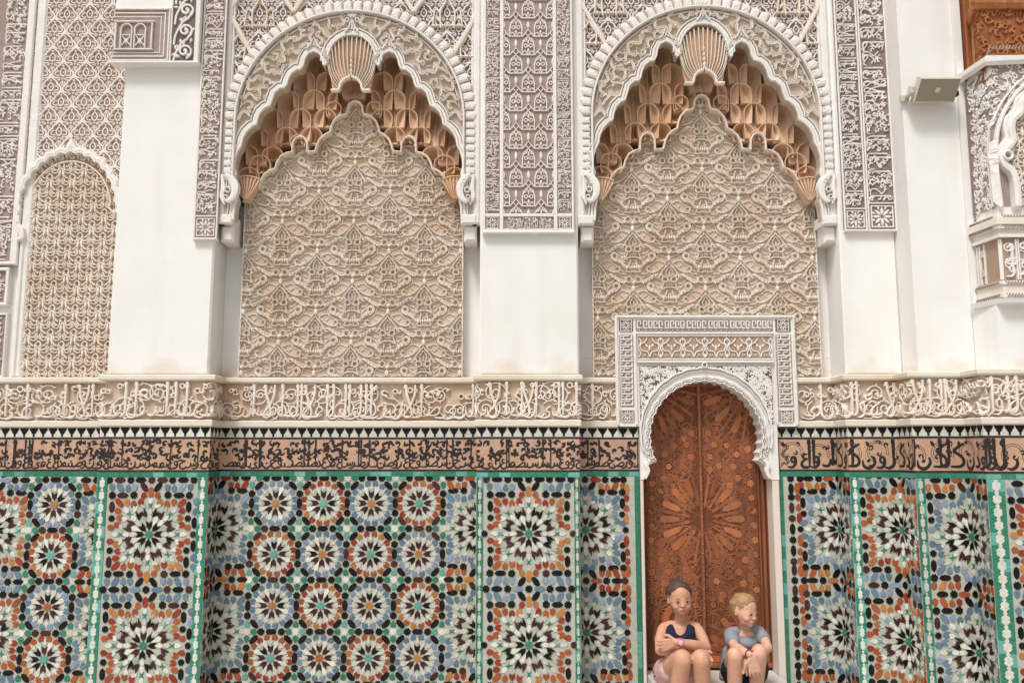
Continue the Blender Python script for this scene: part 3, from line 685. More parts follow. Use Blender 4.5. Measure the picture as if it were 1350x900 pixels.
def zellige(name_label, path, T, z0, z1, face_i, limit=300, umin=None, umax=None):
    """T: tiles in (u, z). whole tiles on face_i become parts, everything else is one stuff part"""
    um, uM = (0 if umin is None else umin), (path.u[-1] if umax is None else umax)
    o = path.p[face_i]
    t = thing('zellige_panel', name_label, 'tile panel', (float(o[0]), float(o[1]), 0))
    mb = MB(); path.sweep([(-.012, z0), (-.001, z0), (-.001, z1), (-.012, z1)], mb); mb.build('grout_bed', 'grout', t)
    f0, f1 = path.u[face_i], path.u[face_i+1]
    singles = []; rest = []
    for sh, cx, cz, rot, m in T:
        if isinstance(sh, str):
            R_ = 8.5*u_
            if cx < um-R_ or cx > uM+R_ or cz < z0-R_ or cz > z1+R_: continue
            c_, s_ = cos(rot), sin(rot); poly = [(cx+a*c_-b_*s_, cz+a*s_+b_*c_) for a, b_ in SH[sh]]
            xs = [q[0] for q in poly]; zs = [q[1] for q in poly]
            ok = min(xs) > max(f0, um)+.001 and max(xs) < min(f1, uM)-.001 and min(zs) > z0+.001 and max(zs) < z1-.001
            if ok and cz > .16: singles.append((AREA[sh]+(.00003 if m != 'tile_white' else 0), sh, cx, cz, rot, m)); continue
        else: poly = sh
        rest.append((poly, m))
    singles.sort(key=lambda q: -q[0])
    for _, sh, cx, cz, rot, m in singles[limit:]:
        c_, s_ = cos(rot), sin(rot); rest.append(([(cx+a*c_-b_*s_, cz+a*s_+b_*c_) for a, b_ in SH[sh]], m))
    for _, sh, cx, cz, rot, m in singles[:limit]:
        q = bpy.data.objects.new('tile', piece_mesh(sh, m)); p3 = path.p[face_i]+path.t[face_i]*(cx-f0)
        q.location = (p3[0]-o[0], p3[1]-o[1]-random.uniform(0, .0005)-(0 if m in ('tile_white', 'tile_celadon') else .0009), cz)
        q.rotation_euler = (random.uniform(-.012, .012), -rot, random.uniform(-.012, .012)); link(q, t)
    mats = sorted({m for _, m in rest}); mb = MB()
    for poly, m in rest:
        for s in range(len(path.L)):
            P_ = clip_convex(poly, max(path.u[s], um)+.0006, min(path.u[s+1], uM)-.0006, z0+.0006, z1-.0006)
            if len(P_) < 3: continue
            n = len(P_); cx = sum(a for a, _ in P_)/n; cz = sum(b_ for _, b_ in P_)/n; tl = (random.uniform(-.012, .012), random.uniform(-.012, .012))
            V = []
            for k_, hh in ((.93, .0036 if m == 'tile_white' and len(poly) == 12 else .0022 if m in ('tile_white', 'tile_celadon') else .0030), (1.0, .0)):
                for a, b_ in P_:
                    a2, b2 = cx+(a-cx)*k_, cz+(b_-cz)*k_; h_ = hh+(tl[0]*(a-cx)+tl[1]*(b_-cz) if hh else 0)
                    w = path.p[s]+path.t[s]*(a2-path.u[s])+path.n[s]*h_; V.append((w[0], w[1], b2))
            # polygon order: seen from outside the area must be ccw in (u, z)
            ar = sum(P_[i][0]*P_[(i+1) % n][1]-P_[(i+1) % n][0]*P_[i][1] for i in range(n))
            f = tuple(range(n)); sd_ = [(n+i, n+(i+1) % n, (i+1) % n, i) for i in range(n)]
            if ar < 0: f = f[::-1]; sd_ = [q[::-1] for q in sd_]
            mb.add(V, [f]+sd_, mats.index(m))
    if mb.V: mb.build('small_tiles', mats, t, kind='stuff')
    return t
ZT = Z['green_b']-.001
def fill_extra(T, x0, x1, z0, z1): pass
ZB = .004
random.seed(5)
# pier 1 and pier 2 large-star panels, with edge strips
ZC2 = 2*PZZ
def pier_panel(lbl, i, xc_px, y_c, ring, border, stripL, stripR):
    p = PL.sub(i, i+1); T = []; uc = U(p, xc_px, 700); zc = zz(y_c, YP)
    pattern_large(T, uc, zc, 0, 1, ring, border)
    b_ = U(p, stripL, 700); c_ = U(p, stripR, 700)
    T = [q for q in T if b_+.005 < q[1] < c_-.005]
    edge_strip(T, .001, b_, ZB, ZT, .05); edge_strip(T, c_, p.u[1]-.001, ZB, ZT, .05)
    zellige(lbl, p, T, ZB, ZT, 0)
pier_panel('zellige panel with two great stars in orange on the left pier', 2, 196.5, 704, ORG, BLU, 138.5, 258)
pier_panel('zellige panel with two great stars in orange on the middle pier', 6, 697, 703, ORG, BLU, 637, 757)
p = PL.sub(0, 1); ux = U(p, 69, 700); T = []
lo, hi = ux-PXX/2, ux+PXX/2
pattern_small(T, ux, zz(665), -1, 0, -1, 6, 0); T = [q for q in T if lo-.02 < q[1] < hi+.025]
pattern_large(T, lo-48.5*u_, zz(699), -1, 2, ORG, BLU, ZC2, 47); pattern_large(T, hi+48.5*u_, zz(699), -1, 2, BLU, ORG, ZC2, 47)
T = [q for q in T if q[1] < p.u[-1]-.0]
zellige('zellige panel of the far left bay with one full column of rosettes', p, T, ZB, ZT, 0)
p = PL.sub(3, 5); ux = U(p, 362, 700); lo, hi = ux-PXX/2, ux+3.5*PXX; T = []
pattern_small(T, ux, zz(663), -1, 3, -1, 6, 0); T = [q for q in T if lo-.02 < q[1] < hi+.025]
pattern_large(T, lo-48.5*u_, zz(696), -1, 2, BLU, ORG, ZC2, 47); pattern_large(T, hi+48.5*u_, zz(696), -1, 2, BLU, ORG, ZC2, 47)
for k in range(0, 7): 
    for s_ in (-1, 1): T.append(('octagram', lo-48.5*u_+s_*.25, zz(696)-k*ZC2/2, 0, 'tile_black')) if False else None
zellige('wide zellige panel of orange and blue rosettes between the two piers', p, T, ZB, ZT, 1)
p = PL.sub(7, 9); T = []; L2 = []; pattern_large(L2, U(p, 772, 700), zz(698), -1, 2, BLU, ORG, 133*KZ, 99, True, .94); T += L2
e0, e1 = U(p, 837.5, 700), p.u[-1]
T = [q for q in T if q[1] < e0-.014]
for i in range(20):
    a = ZT-i*.075
    if a > .08: T.append(([(e0, a-.0735), (e1, a-.0735), (e1, a), (e0, a)], None, None, 0, rc(GRN)))
zellige('narrow zellige panel with half a blue star left of the door', p, T, ZB, ZT, 1)
def right_panel(lbl, i, j, xc, y_c, ring, border, strip, green_edge=False, HL=139*KZ):
    p = PR.sub(i, j); T = []; Yf = p.p[0][1]
    pattern_large(T, xc-p.p[0][0], zz(y_c, Yf), -1, 2, ring, border, HL, 99 if green_edge else 51, green_edge, .95)
    if green_edge:
        e = X(1035, 700)-p.p[0][0]; T = [q for q in T if q[1] > e+.010]
        for k in range(20):
            a = ZT-k*.075
            if a > .08: T.append(([(0.001, a-.0735), (e, a-.0735), (e, a), (0.001, a)], None, None, 0, rc(GRN)))
    else:
        T = [q for q in T if q[1] > strip+.010]; edge_strip(T, .001, strip, ZB, ZT, .05)
    zellige(lbl, p, T, ZB, ZT, 0)
right_panel('zellige panel with a blue star wrapped into the corner just right of the door', 0, 2, S1+.012, 697, BLU, ORG, 0, True, 134*KZ)
right_panel('zellige panel with orange stars on the first step right of the door', 2, 4, S2+.0, 698, ORG, BLU, .058)
right_panel('zellige panel with blue stars on the second step right of the door', 4, 6, S3, 707, BLU, ORG, .058)
right_panel('zellige panel at the right edge beyond a wide turquoise strip', 6, 7, S3+.375, 715, ORG, BLU, .105)
# ------------------------------------------------------------------ upper walls and piers
YB = .07                                     # plaster plane of the bays above the ledge
YQ = -.17                                    # front plane of the piers above the ledge
ZL = Z['ledge_t']+.002; ZTOP = 5.6
def xq(px, Y, py=400): return at(px, py, Y)[0]
def slab(name, label, x0, x1, y0, y1, z0, z1, m='white_plaster', cat='wall pier', b=.012):
    t = MB(); t.bbox(x0, x1, y0, y1, z0, z1, b); o = t.build(name, m); tag(o, label, cat); return o
PX1 = (xq(146, YQ), xq(279, YQ)); PX2 = (xq(632.5, YQ), xq(763, YQ))
slab('plaster_pier', 'tall smooth white plaster pier at left under the window-pattern carved block', PX1[0], PX1[1], YQ, .75, ZL, ZTOP)
slab('plaster_pier', 'white plaster pier in the middle under the long lancet-carved panel', PX2[0], PX2[1], YQ, .75, ZL, ZTOP)
YS1, YS2, YS3 = -.185, -.39, -.585
XS1, XS1b = xq(1111, YS1), xq(1185.5, YS1)
XS2, XS2b = XS1b, xq(1280.5, YS2)
slab('plaster_pier', 'white plaster pier right of the door under two upright script strips', XS1, XS1b, YS1, .75, ZL, ZTOP)
slab('plaster_pier', 'white plaster pier carrying the loudspeaker', XS2+.001, XS2b, YS2, .75, ZL, ZTOP, b=.002)
XS3 = xq(1313, YS3); pp = Path([(XS2b+.0005, YS2+.0005), (XS3, YS3), (4.3, YS3)]); b = MB(); pp.sweep([(-.5, ZL), (0, ZL), (0, zz(399, YS3)), (-.5, zz(399, YS3))], b); pp.sweep([(-.5, zz(399, YS3)+.0005), (-.14, zz(399, YS3)+.0005), (-.14, ZTOP), (-.5, ZTOP)], b)
tag(b.build('plaster_pier', 'white_plaster'), 'white plaster pier at the right edge under the carved window bay', 'wall pier')
YVB = .24
# plaster of the bays
for nm, a, b_, lb in (('bay_plaster', PX1[1]+.001, PX2[0]-.001, 'plain white plaster strip framing the left muqarnas niche panel'), ('bay_plaster', PX2[1]+.001, XS1-.001, 'plain white plaster framing the niche panel above the door')):
    if a < 0 and b_ < 0:
        m_ = MB(); m_.box(a, b_, YB, .75, ZL, zz(268)); m_.box(a, b_, YVB, .75, zz(268)+.0005, ZTOP); tag(m_.build(nm, 'white_plaster'), lb, 'plaster wall')
    else:   # over the door: leave the doorway free
        m_ = MB(); xl, xr = at(846, 700, 0)[0]-.02, at(1022, 700, 0)[0]+.02
        m_.box(a, b_, YB, .75, zz(470), zz(268)); m_.box(a, b_, YVB, .75, zz(268)+.0005, ZTOP); m_.box(a, xl, YB, .75, ZL, zz(470)-.001); m_.box(xr, b_, YB, .75, ZL, zz(470)-.001)
        tag(m_.build(nm, 'white_plaster'), lb, 'plaster wall')
XL0 = -4.1
slab('bay_plaster', 'plain plaster behind the tall blind arch at far left', XL0, PX1[0]-.001, YB, .75, ZL, ZTOP, b=.001, cat='plaster wall')

# ------------------------------------------------------------------ motifs (units: photo pixels / 200)
k2 = 1/197.0
def motif_big():
    R = Rel(True); s = k2; R.wk = .80
    def q(P): return [(a*s, b_*s) for a, b_ in P]
    H = .019
    for sg in (-1, 1):
        R.ring(sg*6*s, 0, 3.8*s, 2.3*s, H*1.15); R.ring(sg*6*s, 40.5*s, 3.8*s, 2.5*s, H*1.15)
        R.ring(sg*24.5*s, -9*s, 3.6*s, 2.6*s, H*.95)
    R.sym(q([(9.2,1.5),(8.0,-5),(9.2,-10),(11,-14)]), 2.0*s, H); R.rib(q([(-10.5,-13.5),(-5,-11),(0,-10.2),(5,-11),(10.5,-13.5)]), 2.2*s, H)
    R.rib(q([(-8,-6.5),(8,-6.5)]), 1.2*s, H*.8, smooth=False)
    for a in (-3, 0, 3): R.rib(q([(a, -6.5), (a, -10.6)]), 1.0*s, H*.7, smooth=False)
    R.sym(q([(8.4,3.4),(10.2,8.5),(7,14),(2.4,19),(0,23)]), 2.2*s, H); R.sym(q([(3.2,5),(4.6,9.5),(2.6,14),(0,17.5)]), 1.5*s, H*.85); R.rib(q([(0,4.5),(0,10.5)]), 1.7*s, H*.8, smooth=False)
    R.sym(q([(3.5,-14),(4.6,-19),(6,-23),(9.4,-28.4)]), 2.0*s, H)
    R.sym(q([(10.5,-25),(15,-18.5),(20,-15),(25.5,-13.4),(29,-10),(28,-5),(24,-3.9)]), [2.5*s,4.8*s,5.6*s,4.6*s,3.6*s,3*s,2.2*s], H)
    for a in (-8,-4.6,-1.6,1.6,4.6,8): R.drop(a*s, -27*s, 6.4*s, 3.0*s, pi/2+.05*a/8, H)
    R.rib(q([(-10,-29.4),(-5,-30.6),(0,-29.4),(5,-30.6),(10,-29.4)]), 2*s, H)
    # garland one row up
    R.sym(q([(9.5,38.2),(15,37.6),(21,41),(26,45),(31,47.5)]), [4.2*s,5.6*s,5.4*s,5.0*s,4.4*s], H)
    R.sym(q([(31,47.5),(35,45.5),(36.8,49)]), 2.4*s, H); R.sym(q([(31,43.5),(36,44)]), 2.2*s, H*.9, smooth=False)
    R.blob(q([(-4,36),(0,33.6),(4,36),(2.6,39),(-2.6,39)]), H)
    # bud and long arms
    R.blob(q([(0,35),(2.2,31.5),(3.0,28),(1.6,25),(0,24),(-1.6,25),(-3.0,28),(-2.2,31.5)]), H*1.05)
    R.sym(q([(2,25.5),(7.5,19),(14,13.4),(21,10.4),(27,10.8),(29.5,14.8),(26.6,17.4),(24,15.6)]), [1.5*s,1.9*s,2.5*s,3.4*s,3.0*s,2.2*s,1.8*s,1.6*s], H*.9)
    R.sym(q([(26,11),(30,8),(34,6.5)]), [2.4*s, 1.6*s, .8*s], H*.9)
    for a, b_ in ((13,-21.5),(17,-17.8),(21,-15.6)): R.sym(q([(a-1,b_-2.2),(a+1,b_+2.2)]), 1.2*s, H*1.35, smooth=False)
    for a, b_ in ((14,37.6),(18,39.2),(22,41.4),(26,44.5)): R.sym(q([(a-1,b_-3.0),(a+1,b_+3.0)]), 1.2*s, H*1.35, smooth=False)
    # thin low stems
    L = .007
    R.sym(q([(47.3,20),(38,24),(28,23.5),(15,26),(6,24)]), 1.5*s, L); R.sym(q([(47.3,-2),(38,2),(32,5),(24,8)]), 1.5*s, L)
    R.sym(q([(47.3,12),(38,1),(33,-7),(30,-16),(20,-22),(10,-24)]), 1.5*s, L); R.sym(q([(12,0),(20,3),(30,-1),(38,-8),(47.3,-10)]), 1.5*s, L)
    R.sym(q([(12,-14),(20,-6),(30,-2)]), 1.4*s, L); R.sym(q([(30,-20),(38,-26),(47.3,-28)]), 1.4*s, L); R.sym(q([(28,46),(38,40),(47.3,38)]), 1.4*s, L)
    R.sym(q([(0,-36),(10,-33),(22,-34),(34,-38),(47.3,-36)]), 1.3*s, L); R.sym(q([(16,8),(22,4),(20,-3),(13,-6)]), 1.3*s, L); R.sym(q([(33,30),(40,30),(45,33),(42,37),(37,35)]), 1.6*s, L*1.2); R.sym(q([(30,22),(36,26),(47.3,27)]), 1.3*s, L); R.sym(q([(38,-16),(43,-18),(42,-23),(36,-22)]), 1.7*s, L*1.3)
    for a in (14, 19): R.sym(q([(a, -29), (a+6, -26)]), 1.2*s, L, smooth=False)
    return R.arrays()
BIG = motif_big(); BW, BH = 95*k2, 81*k2
def motif_ogee():
    R = Rel(); s = 1/200.0; H = .012
    def q(P): return [(a*s, b_*s) for a, b_ in P]
    R.sym(q([(0,21.5),(3,17.5),(8,13.5),(9.5,9.5),(13.5,6),(14.6,1.5),(12.5,-1.6),(9.5,-3)]), 2.3*s, H, k=3); R.sym(q([(14.6,2),(16,0),(16,-3)]), 2*s, H, k=3)
    R.sym(q([(0,12.5),(3.2,8),(3.3,3),(0,-.6)]), 1.7*s, H*.9, k=3); R.disk(0, 6*s, 1.3*s, H*.8, n=6); R.disk(0, 15*s, 1.9*s, H, n=6)
    R.sym(q([(4.6,1),(8,.6),(11,2.6),(9.4,6),(6,7.4)]), 1.5*s, H*.9, k=3)
    R.sym(q([(9.5,-3),(6,-2.4),(3.6,-4),(5.2,-6),(7,-4.6)]), 1.5*s, H, k=3); R.disk(0, -3.4*s, 1.7*s, H, n=6)
    for a, b_ in ((0,0),(3,1.4)): R.sym(q([(a*.4+.2,-7),(a+1,-12.5),(a+2.4+b_,-17)]), 1.1*s, H*.5, k=2)
    return R.arrays()
OG = motif_ogee()
def motif_cone():
    R = Rel(); R.wk = .80; s = 1/200.0; H = .015
    def q(P): return [(a*s, b_*s) for a, b_ in P]
    for sg in (-1, 1):
        R.drop(sg*1.0*s, 7.5*s, 15*s, 4.0*s, -pi/2+sg*.16, H); R.ring(sg*3.2*s, -8.2*s, 1.7*s, 1.3*s, H, n=7)
        R.ring(sg*10.8*s, 3.0*s, 1.7*s, 1.4*s, H, n=7); R.disk(sg*12.2*s, -6.2*s, 1.8*s, H, n=6)
    R.sym(q([(0,11.5),(3.4,8.5),(3.8,5.2)]), 1.5*s, H, k=3)
    R.sym(q([(3.6,5.5),(5.2,.4),(9.5,-.6),(13.6,1.6),(13.4,5.4),(10.6,6.4)]), 1.5*s, H, k=3)
    R.sym(q([(4.4,-3),(6.6,-5.6),(9,-6.2)]), 1.6*s, H, k=3); R.sym(q([(5.2,-9.5),(10,-10.4),(15.5,-8.0)]), 1.5*s, H, k=3)
    return R.arrays()
CN = motif_cone(); CN[0][:,1] *= 1.3; CN[0][:,0] *= 1.03
def motif_lancet():
    R = Rel(); s = 1/200.0; H = .012
    def q(P): return [(a*s, b_*s) for a, b_ in P]
    R.rib(q([(-8,-12.5),(8,-12.5),(8,0),(6,7.5),(0,13),(-6,7.5),(-8,0)]), 1.8*s, H, closed=True, smooth=False)
    R.sym(q([(0,-.5),(3.4,2.4),(5.6,.2),(3.4,-2.2),(0,.5)]), 1.3*s, H, k=3)
    for a in (pi/2, -pi/2): R.drop(0, 2.4*s*(1 if a > 0 else -1), 7.6*s, 3.0*s, a, H)
    R.sym(q([(1,-11.5),(4,-7.5),(7,-9)]), 1.3*s, H*.9, k=2); R.sym(q([(1,10),(3.6,6.5),(6,6)]), 1.3*s, H*.9, k=2)
    # diamond and bud between
    R.rib(q([(0,13.2),(3.6,18),(0,22.8),(-3.6,18)]), 1.6*s, H, closed=True, smooth=False)
    R.drop(0, 23*s, 13.5*s, 4.4*s, pi/2, H); R.sym(q([(3.6,18),(8,13.2)]), 1.4*s, H, smooth=False)
    return R.arrays()
LN = motif_lancet()
def lattice(A, dx, dz, x0, x1, z0, z1, ox, oz):
    """half-drop lattice"""
    offs = []
    for i in range(int((x0-ox)/dx)-2, int((x1-ox)/dx)+3):
        for j in range(int((z0-oz)/dz)-2, int((z1-oz)/dz)+3):
            for h in (0, 1):
                x, z = ox+(i+h*.5)*dx, oz+(j+h*.5)*dz
                if x0-dx*.6 < x < x1+dx*.6 and z0-dz*.7 < z < z1+dz*.7: offs.append((x, z))
    return clip_rect(tile_cells(A, offs), x0, x1, z0, z1)
def script_run(L, W, seed, ws=1.0, dens=1.0, h=.011):
    """dense cursive run of length L, height W (u along, v up), used for the narrow strips"""
    random.seed(seed); R = Rel(); R.wk = .80; x = .02
    while x < L-.01:
        if random.random() < .30:
            n = random.choice([1, 2, 2, 3])
            for i in range(n): put_letter(R, random.choice(['alif', 'lam', 'alif', 'lamalif', 'kaf']), x, .0, W*random.uniform(.8, 1), h, ws=ws*1.05, sx=.75); x += W*.15/dens
        kd = random.choice(LOWS); adv = LET[kd][1]*W*.72
        put_letter(R, kd, x+adv*.4, 0, W*.75, h, ws=ws*1.25); 
        R.comma(x+adv*.4, W*random.uniform(.62, .86), W*.12, random.uniform(0, 6), h, w=W*.075, flip=random.choice([-1, 1]))
        R.comma(x+adv*.2, W*random.uniform(.35, .6), W*.11, random.uniform(0, 6), h*.9, w=W*.07, flip=random.choice([-1, 1]), turns=.6)
        for q_ in range(3): R.comma(x+adv*random.uniform(0, 1), W*random.uniform(.08, .94), W*random.uniform(.06, .10), random.uniform(0, 6), h*.95, w=W*.065, flip=random.choice([-1, 1]), turns=.6)
        if random.random() < .5: R.drop(x+adv*.5, W*random.uniform(.45, .7), W*.2, W*.09, random.uniform(0, 6), h)
        x += adv*.60/dens
    return clip_rect(R.arrays(), 0, L, .002, W-.002)
def rot90(A, x0, z0):
    V, Fq = A; W = V.copy(); W[:,0] = V[:,1]+x0; W[:,1] = V[:,0]+z0
    return W, Fq[:, ::-1]
def frame_mb(x0, x1, z0, z1, w, y0, y1, b=.004, mb=None):
    mb = mb or MB()
    mb.bbox(x0, x1, y0, y1, z1-w, z1, b); mb.bbox(x0, x1, y0, y1, z0, z0+w, b); mb.bbox(x0, x0+w, y0+.0006, y1, z0+w*.9, z1-w*.9, b); mb.bbox(x1-w, x1, y0+.0006, y1, z0+w*.9, z1-w*.9, b)
    return mb
def star_square(R, cx, cz, r, h=.008, n=8):
    R.rib([(cx-r, cz-r), (cx+r, cz-r), (cx+r, cz+r), (cx-r, cz+r)], r*.16, h, closed=True, smooth=False)
    for k in range(n):
        a = 2*pi*k/n; R.drop(cx+r*.12*cos(a), cz+r*.12*sin(a), r*.85, r*.3, a, h)
        a += pi/n; R.drop(cx+r*1.15*cos(a), cz+r*1.15*sin(a), r*.5, r*.22, a+pi, h*.9)

# ------------------------------------------------------------------ far left: script strip, lattice field, blind arch
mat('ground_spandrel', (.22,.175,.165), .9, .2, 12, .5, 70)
yl = .045
t = thing('stucco_relief', 'upright dense script strip carved in stucco at the left edge of the picture', 'carved panel', (xq(-6, yl), yl, 2.6))
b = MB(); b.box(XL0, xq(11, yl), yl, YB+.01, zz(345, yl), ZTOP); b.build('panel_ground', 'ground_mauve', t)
put('carving', rot90(script_run(ZTOP-zz(343, yl), .16, 31, 1.0), xq(10, yl)-.16, zz(343, yl)), 'carved_pale', t, Y=yl)
b = MB(); b.bbox(xq(11, yl)+.0005, xq(21, yl), yl-.03, YB, zz(350, yl), ZTOP); b.build('moulding', 'carved_white', t)
b = MB(); b.bbox(xq(22, yl), xq(36, yl), yl-.02, YB, ZL, ZTOP, .012); b.bbox(XL0, xq(13, yl), yl-.03, YB, zz(350, yl), zz(345.5, yl)); b.build('moulding', 'carved_white', t)
t = thing('stucco_relief', 'small square stucco plaque low at the left edge beside the blind arch', 'carved panel', (xq(2, yl), yl, 2.5))
b = frame_mb(xq(-30, yl), xq(11, yl), zz(403, yl), zz(353, yl), .022, yl-.02, YB); b.build('moulding', 'carved_white', t)
b = MB(); b.box(xq(-29, yl), xq(8, yl), yl, YB, zz(402, yl), zz(354, yl)); b.build('panel_ground', 'ground_mauve', t)
put('carving', rot90(script_run(.19, .14, 32), xq(8, yl)-.15, zz(400, yl)+.02), 'carved_pale', t, Y=yl)
t = thing('stucco_relief', 'lowest carved stucco piece at the left edge just above the inscription band', 'carved panel', (xq(2, yl), yl, 2.2))
b = MB(); b.box(xq(-40, yl), xq(9.5, yl), yl, YB, ZL+.004, zz(416, yl)); b.build('panel_ground', 'ground_mauve', t)
put('carving', rot90(script_run(zz(418, yl)-ZL-.01, .15, 33, 1.3), xq(9, yl)-.15, ZL+.008), 'carved_pale', t, Y=yl)
b = frame_mb(xq(-40, yl), xq(12, yl), ZL+.002, zz(413, yl), .012, yl-.012, YB); b.build('moulding', 'carved_white', t)

XA0, XA1 = xq(37, yl, 200), PX1[0]-.002
t = thing('stucco_relief', 'tall stucco field of small pointed leaf lattice at top left', 'carved panel', (XA0, yl, 3.7))
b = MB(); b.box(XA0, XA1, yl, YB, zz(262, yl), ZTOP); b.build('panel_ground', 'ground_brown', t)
xc0 = xq(97, yl, 200)
arc_z = zz(300, yl)
def scallop(n, rx, rz, cx, cz, amp, a0=pi, a1=0, sub=6):
    P = []
    for i in range(n):
        for j in range(sub):
            tt = (i+j/sub)/n; a = a0+(a1-a0)*tt; k = 1+amp*abs(sin(pi*j/sub))
            P.append((cx+rx*k*cos(a), cz+rz*k*sin(a)))
    P.append((cx+rx*cos(a1), cz+rz*sin(a1)))
    return P
out_arch = [(xc0-.345, arc_z)]+[(xc0+.345*cos(a)*1.0, zz(275, yl)+.37*sin(a)**.9) for a in np.linspace(pi, pi/2+.14, 8)]+[(xc0, zz(183, yl)+.02)]+[(xc0+.345*cos(a), zz(275, yl)+.37*sin(a)**.9) for a in np.linspace(pi/2-.14, 0, 8)]+[(xc0+.345, arc_z)]
A = lattice(OG, 32/200, 43/200, XA0, XA1, zz(262, yl), ZTOP, xq(68.5, yl, 100), zz(43.5, yl))
put('carving', clip_poly(A, out_arch, True), 'carved_pale', t, Y=yl)
t = thing('blind_arch', 'tall blind arch filled with leaf scroll columns at far left', 'blind arch', (xc0, yl, ZL))
XB0, XB1 = xq(20, yl, 450), PX1[0]-.002
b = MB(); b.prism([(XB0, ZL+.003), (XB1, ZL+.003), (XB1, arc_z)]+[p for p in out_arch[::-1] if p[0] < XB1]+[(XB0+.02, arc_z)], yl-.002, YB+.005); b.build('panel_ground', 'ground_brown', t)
rin = .285; zc_ = zz(277, yl)
in_arch = [(XB0+.03, ZL)]+[(XB0+.03, zc_-.02)]+[(xc0+rin*cos(a), zc_+.34*sin(a)) for a in np.linspace(pi, 0, 20)]+[(XB1, zc_), (XB1, ZL)]
A = lattice(CN, 31/200, 33/200, XB0+.03, XB1, ZL+.003, zz(203, yl), xq(70.5, yl, 400), zz(290, yl))
put('carving', clip_poly(A, in_arch), 'carved_cream', t, Y=yl-.002)
R = Rel()
R.rib([(xc0+rin*cos(a), zc_+.34*sin(a)) for a in np.linspace(pi, 0, 24)]+[(XB1-.008, zc_-.1)], .012, .02); R.rib([(xc0-rin, zc_), (xc0-rin, zc_-.12), (xc0-rin-.02, zc_-.14)], .012, .02, smooth=False)
for k in range(13):
    a = pi-pi*(k+.5)/13; cx_, cz_ = xc0+.318*cos(a), zc_+.375*sin(a)
    R.ring(cx_, cz_, .017, .007, .016, n=7); R.disk(cx_, cz_, .008, .014, n=6)
    R.drop(xc0+.305*cos(a+.12), zc_+.36*sin(a+.12), .04, .018, a+.12, .018)
put('beading', R.arrays(), 'carved_cream', t, Y=yl-.002)
# scalloped hood with a pointed top
P_out = scallop(15, .345, .435, xc0, zc_-.03, .04); i_mid = len(P_out)//2
R = Rel(); R.rib(P_out, .034, .045, smooth=False, jit=False); R.rib([(x*1.0+(x-xc0)*.055, z+(z-zc_)*.05) for x, z in P_out], .012, .04, smooth=False); R.rib([(x-(x-xc0)*.055, z-(z-zc_)*.045) for x, z in P_out], .012, .05, smooth=False)
zt_ = max(p[1] for p in P_out)
R.blob([(xc0-.05, zt_-.01), (xc0-.03, zt_+.03), (xc0-.006, zt_+.085), (xc0+.006, zt_+.085), (xc0+.03, zt_+.03), (xc0+.05, zt_-.01), (xc0, zt_-.03)], .05)
for sg in (-1,): R.rib([(xc0+sg*.34, zc_-.03), (xc0+sg*.345, zc_-.10), (xc0+sg*.30, zc_-.15), (xc0+sg*.29, zc_-.20), (xc0+sg*.32, zc_-.22)], [.03, .04, .05, .03, .02], .05)
V, Fq = R.arrays(); put('hood', clip_rect((V, Fq), XB0-.02, XB1, ZL, ZTOP), 'carved_white', t, Y=yl-.002)
b = MB(); b.bbox(XB0-.002, XB0+.028, yl-.03, YB, ZL+.003, zc_-.17, .008); b.build('colonnette', 'carved_white', t)

# ------------------------------------------------------------------ carved block and script strip on the left pier
yb = -.235
t = thing('carved_block', 'projecting carved stucco block with a tiny double arched window, top of left pier', 'carved block', (xq(200, yb, 40), yb, 4.4))
x0, x1 = xq(150, yb, 40), xq(262.5, yb, 60); zb_ = zz(84, yb)
b = MB(); b.bbox(x0-.012, x1+.004, yb-.008, YQ+.01, zb_, zb_+.018); b.box(x0, x1-.001, yb+.012, YQ+.01, zb_+.0185, ZTOP); b.build('block', 'white_plaster', t)
# nested window frames
fx1 = xq(224, yb, 40)
b = MB()
for k, (e, w, dy) in enumerate(((0, .012, 0), (.030, .010, .004), (.058, .008, .006))):
    z0_, z1_ = zz(81, yb)+e, zz(11, yb)-e
    b.bbox(x0, fx1-e-w*1.0, yb-.006+dy, yb+.012, z1_-w, z1_, .003); b.bbox(x0, fx1-e-w, yb-.006+dy, yb+.012, z0_, z0_+w, .003); b.bbox(fx1-e-w+.0005, fx1-e, yb-.0065+dy, yb+.012, z0_, z1_, .003)
b.build('frame', 'carved_pale', t)
R = Rel()
for e in (.020, .046):
    z0_, z1_, xr = zz(81, yb)+e, zz(11, yb)-e, fx1-e
    n = int((xr-x0)/.011)
    for i in range(n): 
        for zz_ in (z0_, z1_): R.rib([(x0+i*.011, zz_-.005), (x0+i*.011+.008, zz_+.005)], .004, .006, smooth=False)
    for i in range(int((z1_-z0_)/.011)): R.rib([(xr-.005, z0_+i*.011), (xr+.005, z0_+i*.011+.008)], .004, .006, smooth=False)
put('rope_border', R.arrays(), 'carved_pale', t, Y=yb+.011)
b = MB(); b.box(x0+.001, fx1-.002, yb+.004, yb+.0118, zz(80.5, yb)+.002, zz(11.5, yb)-.002); b.build('panel_ground', 'ground_mauve', t)
xa, xb_, za, zb2 = x0+.02, fx1-.10, zz(64, yb), zz(31, yb)
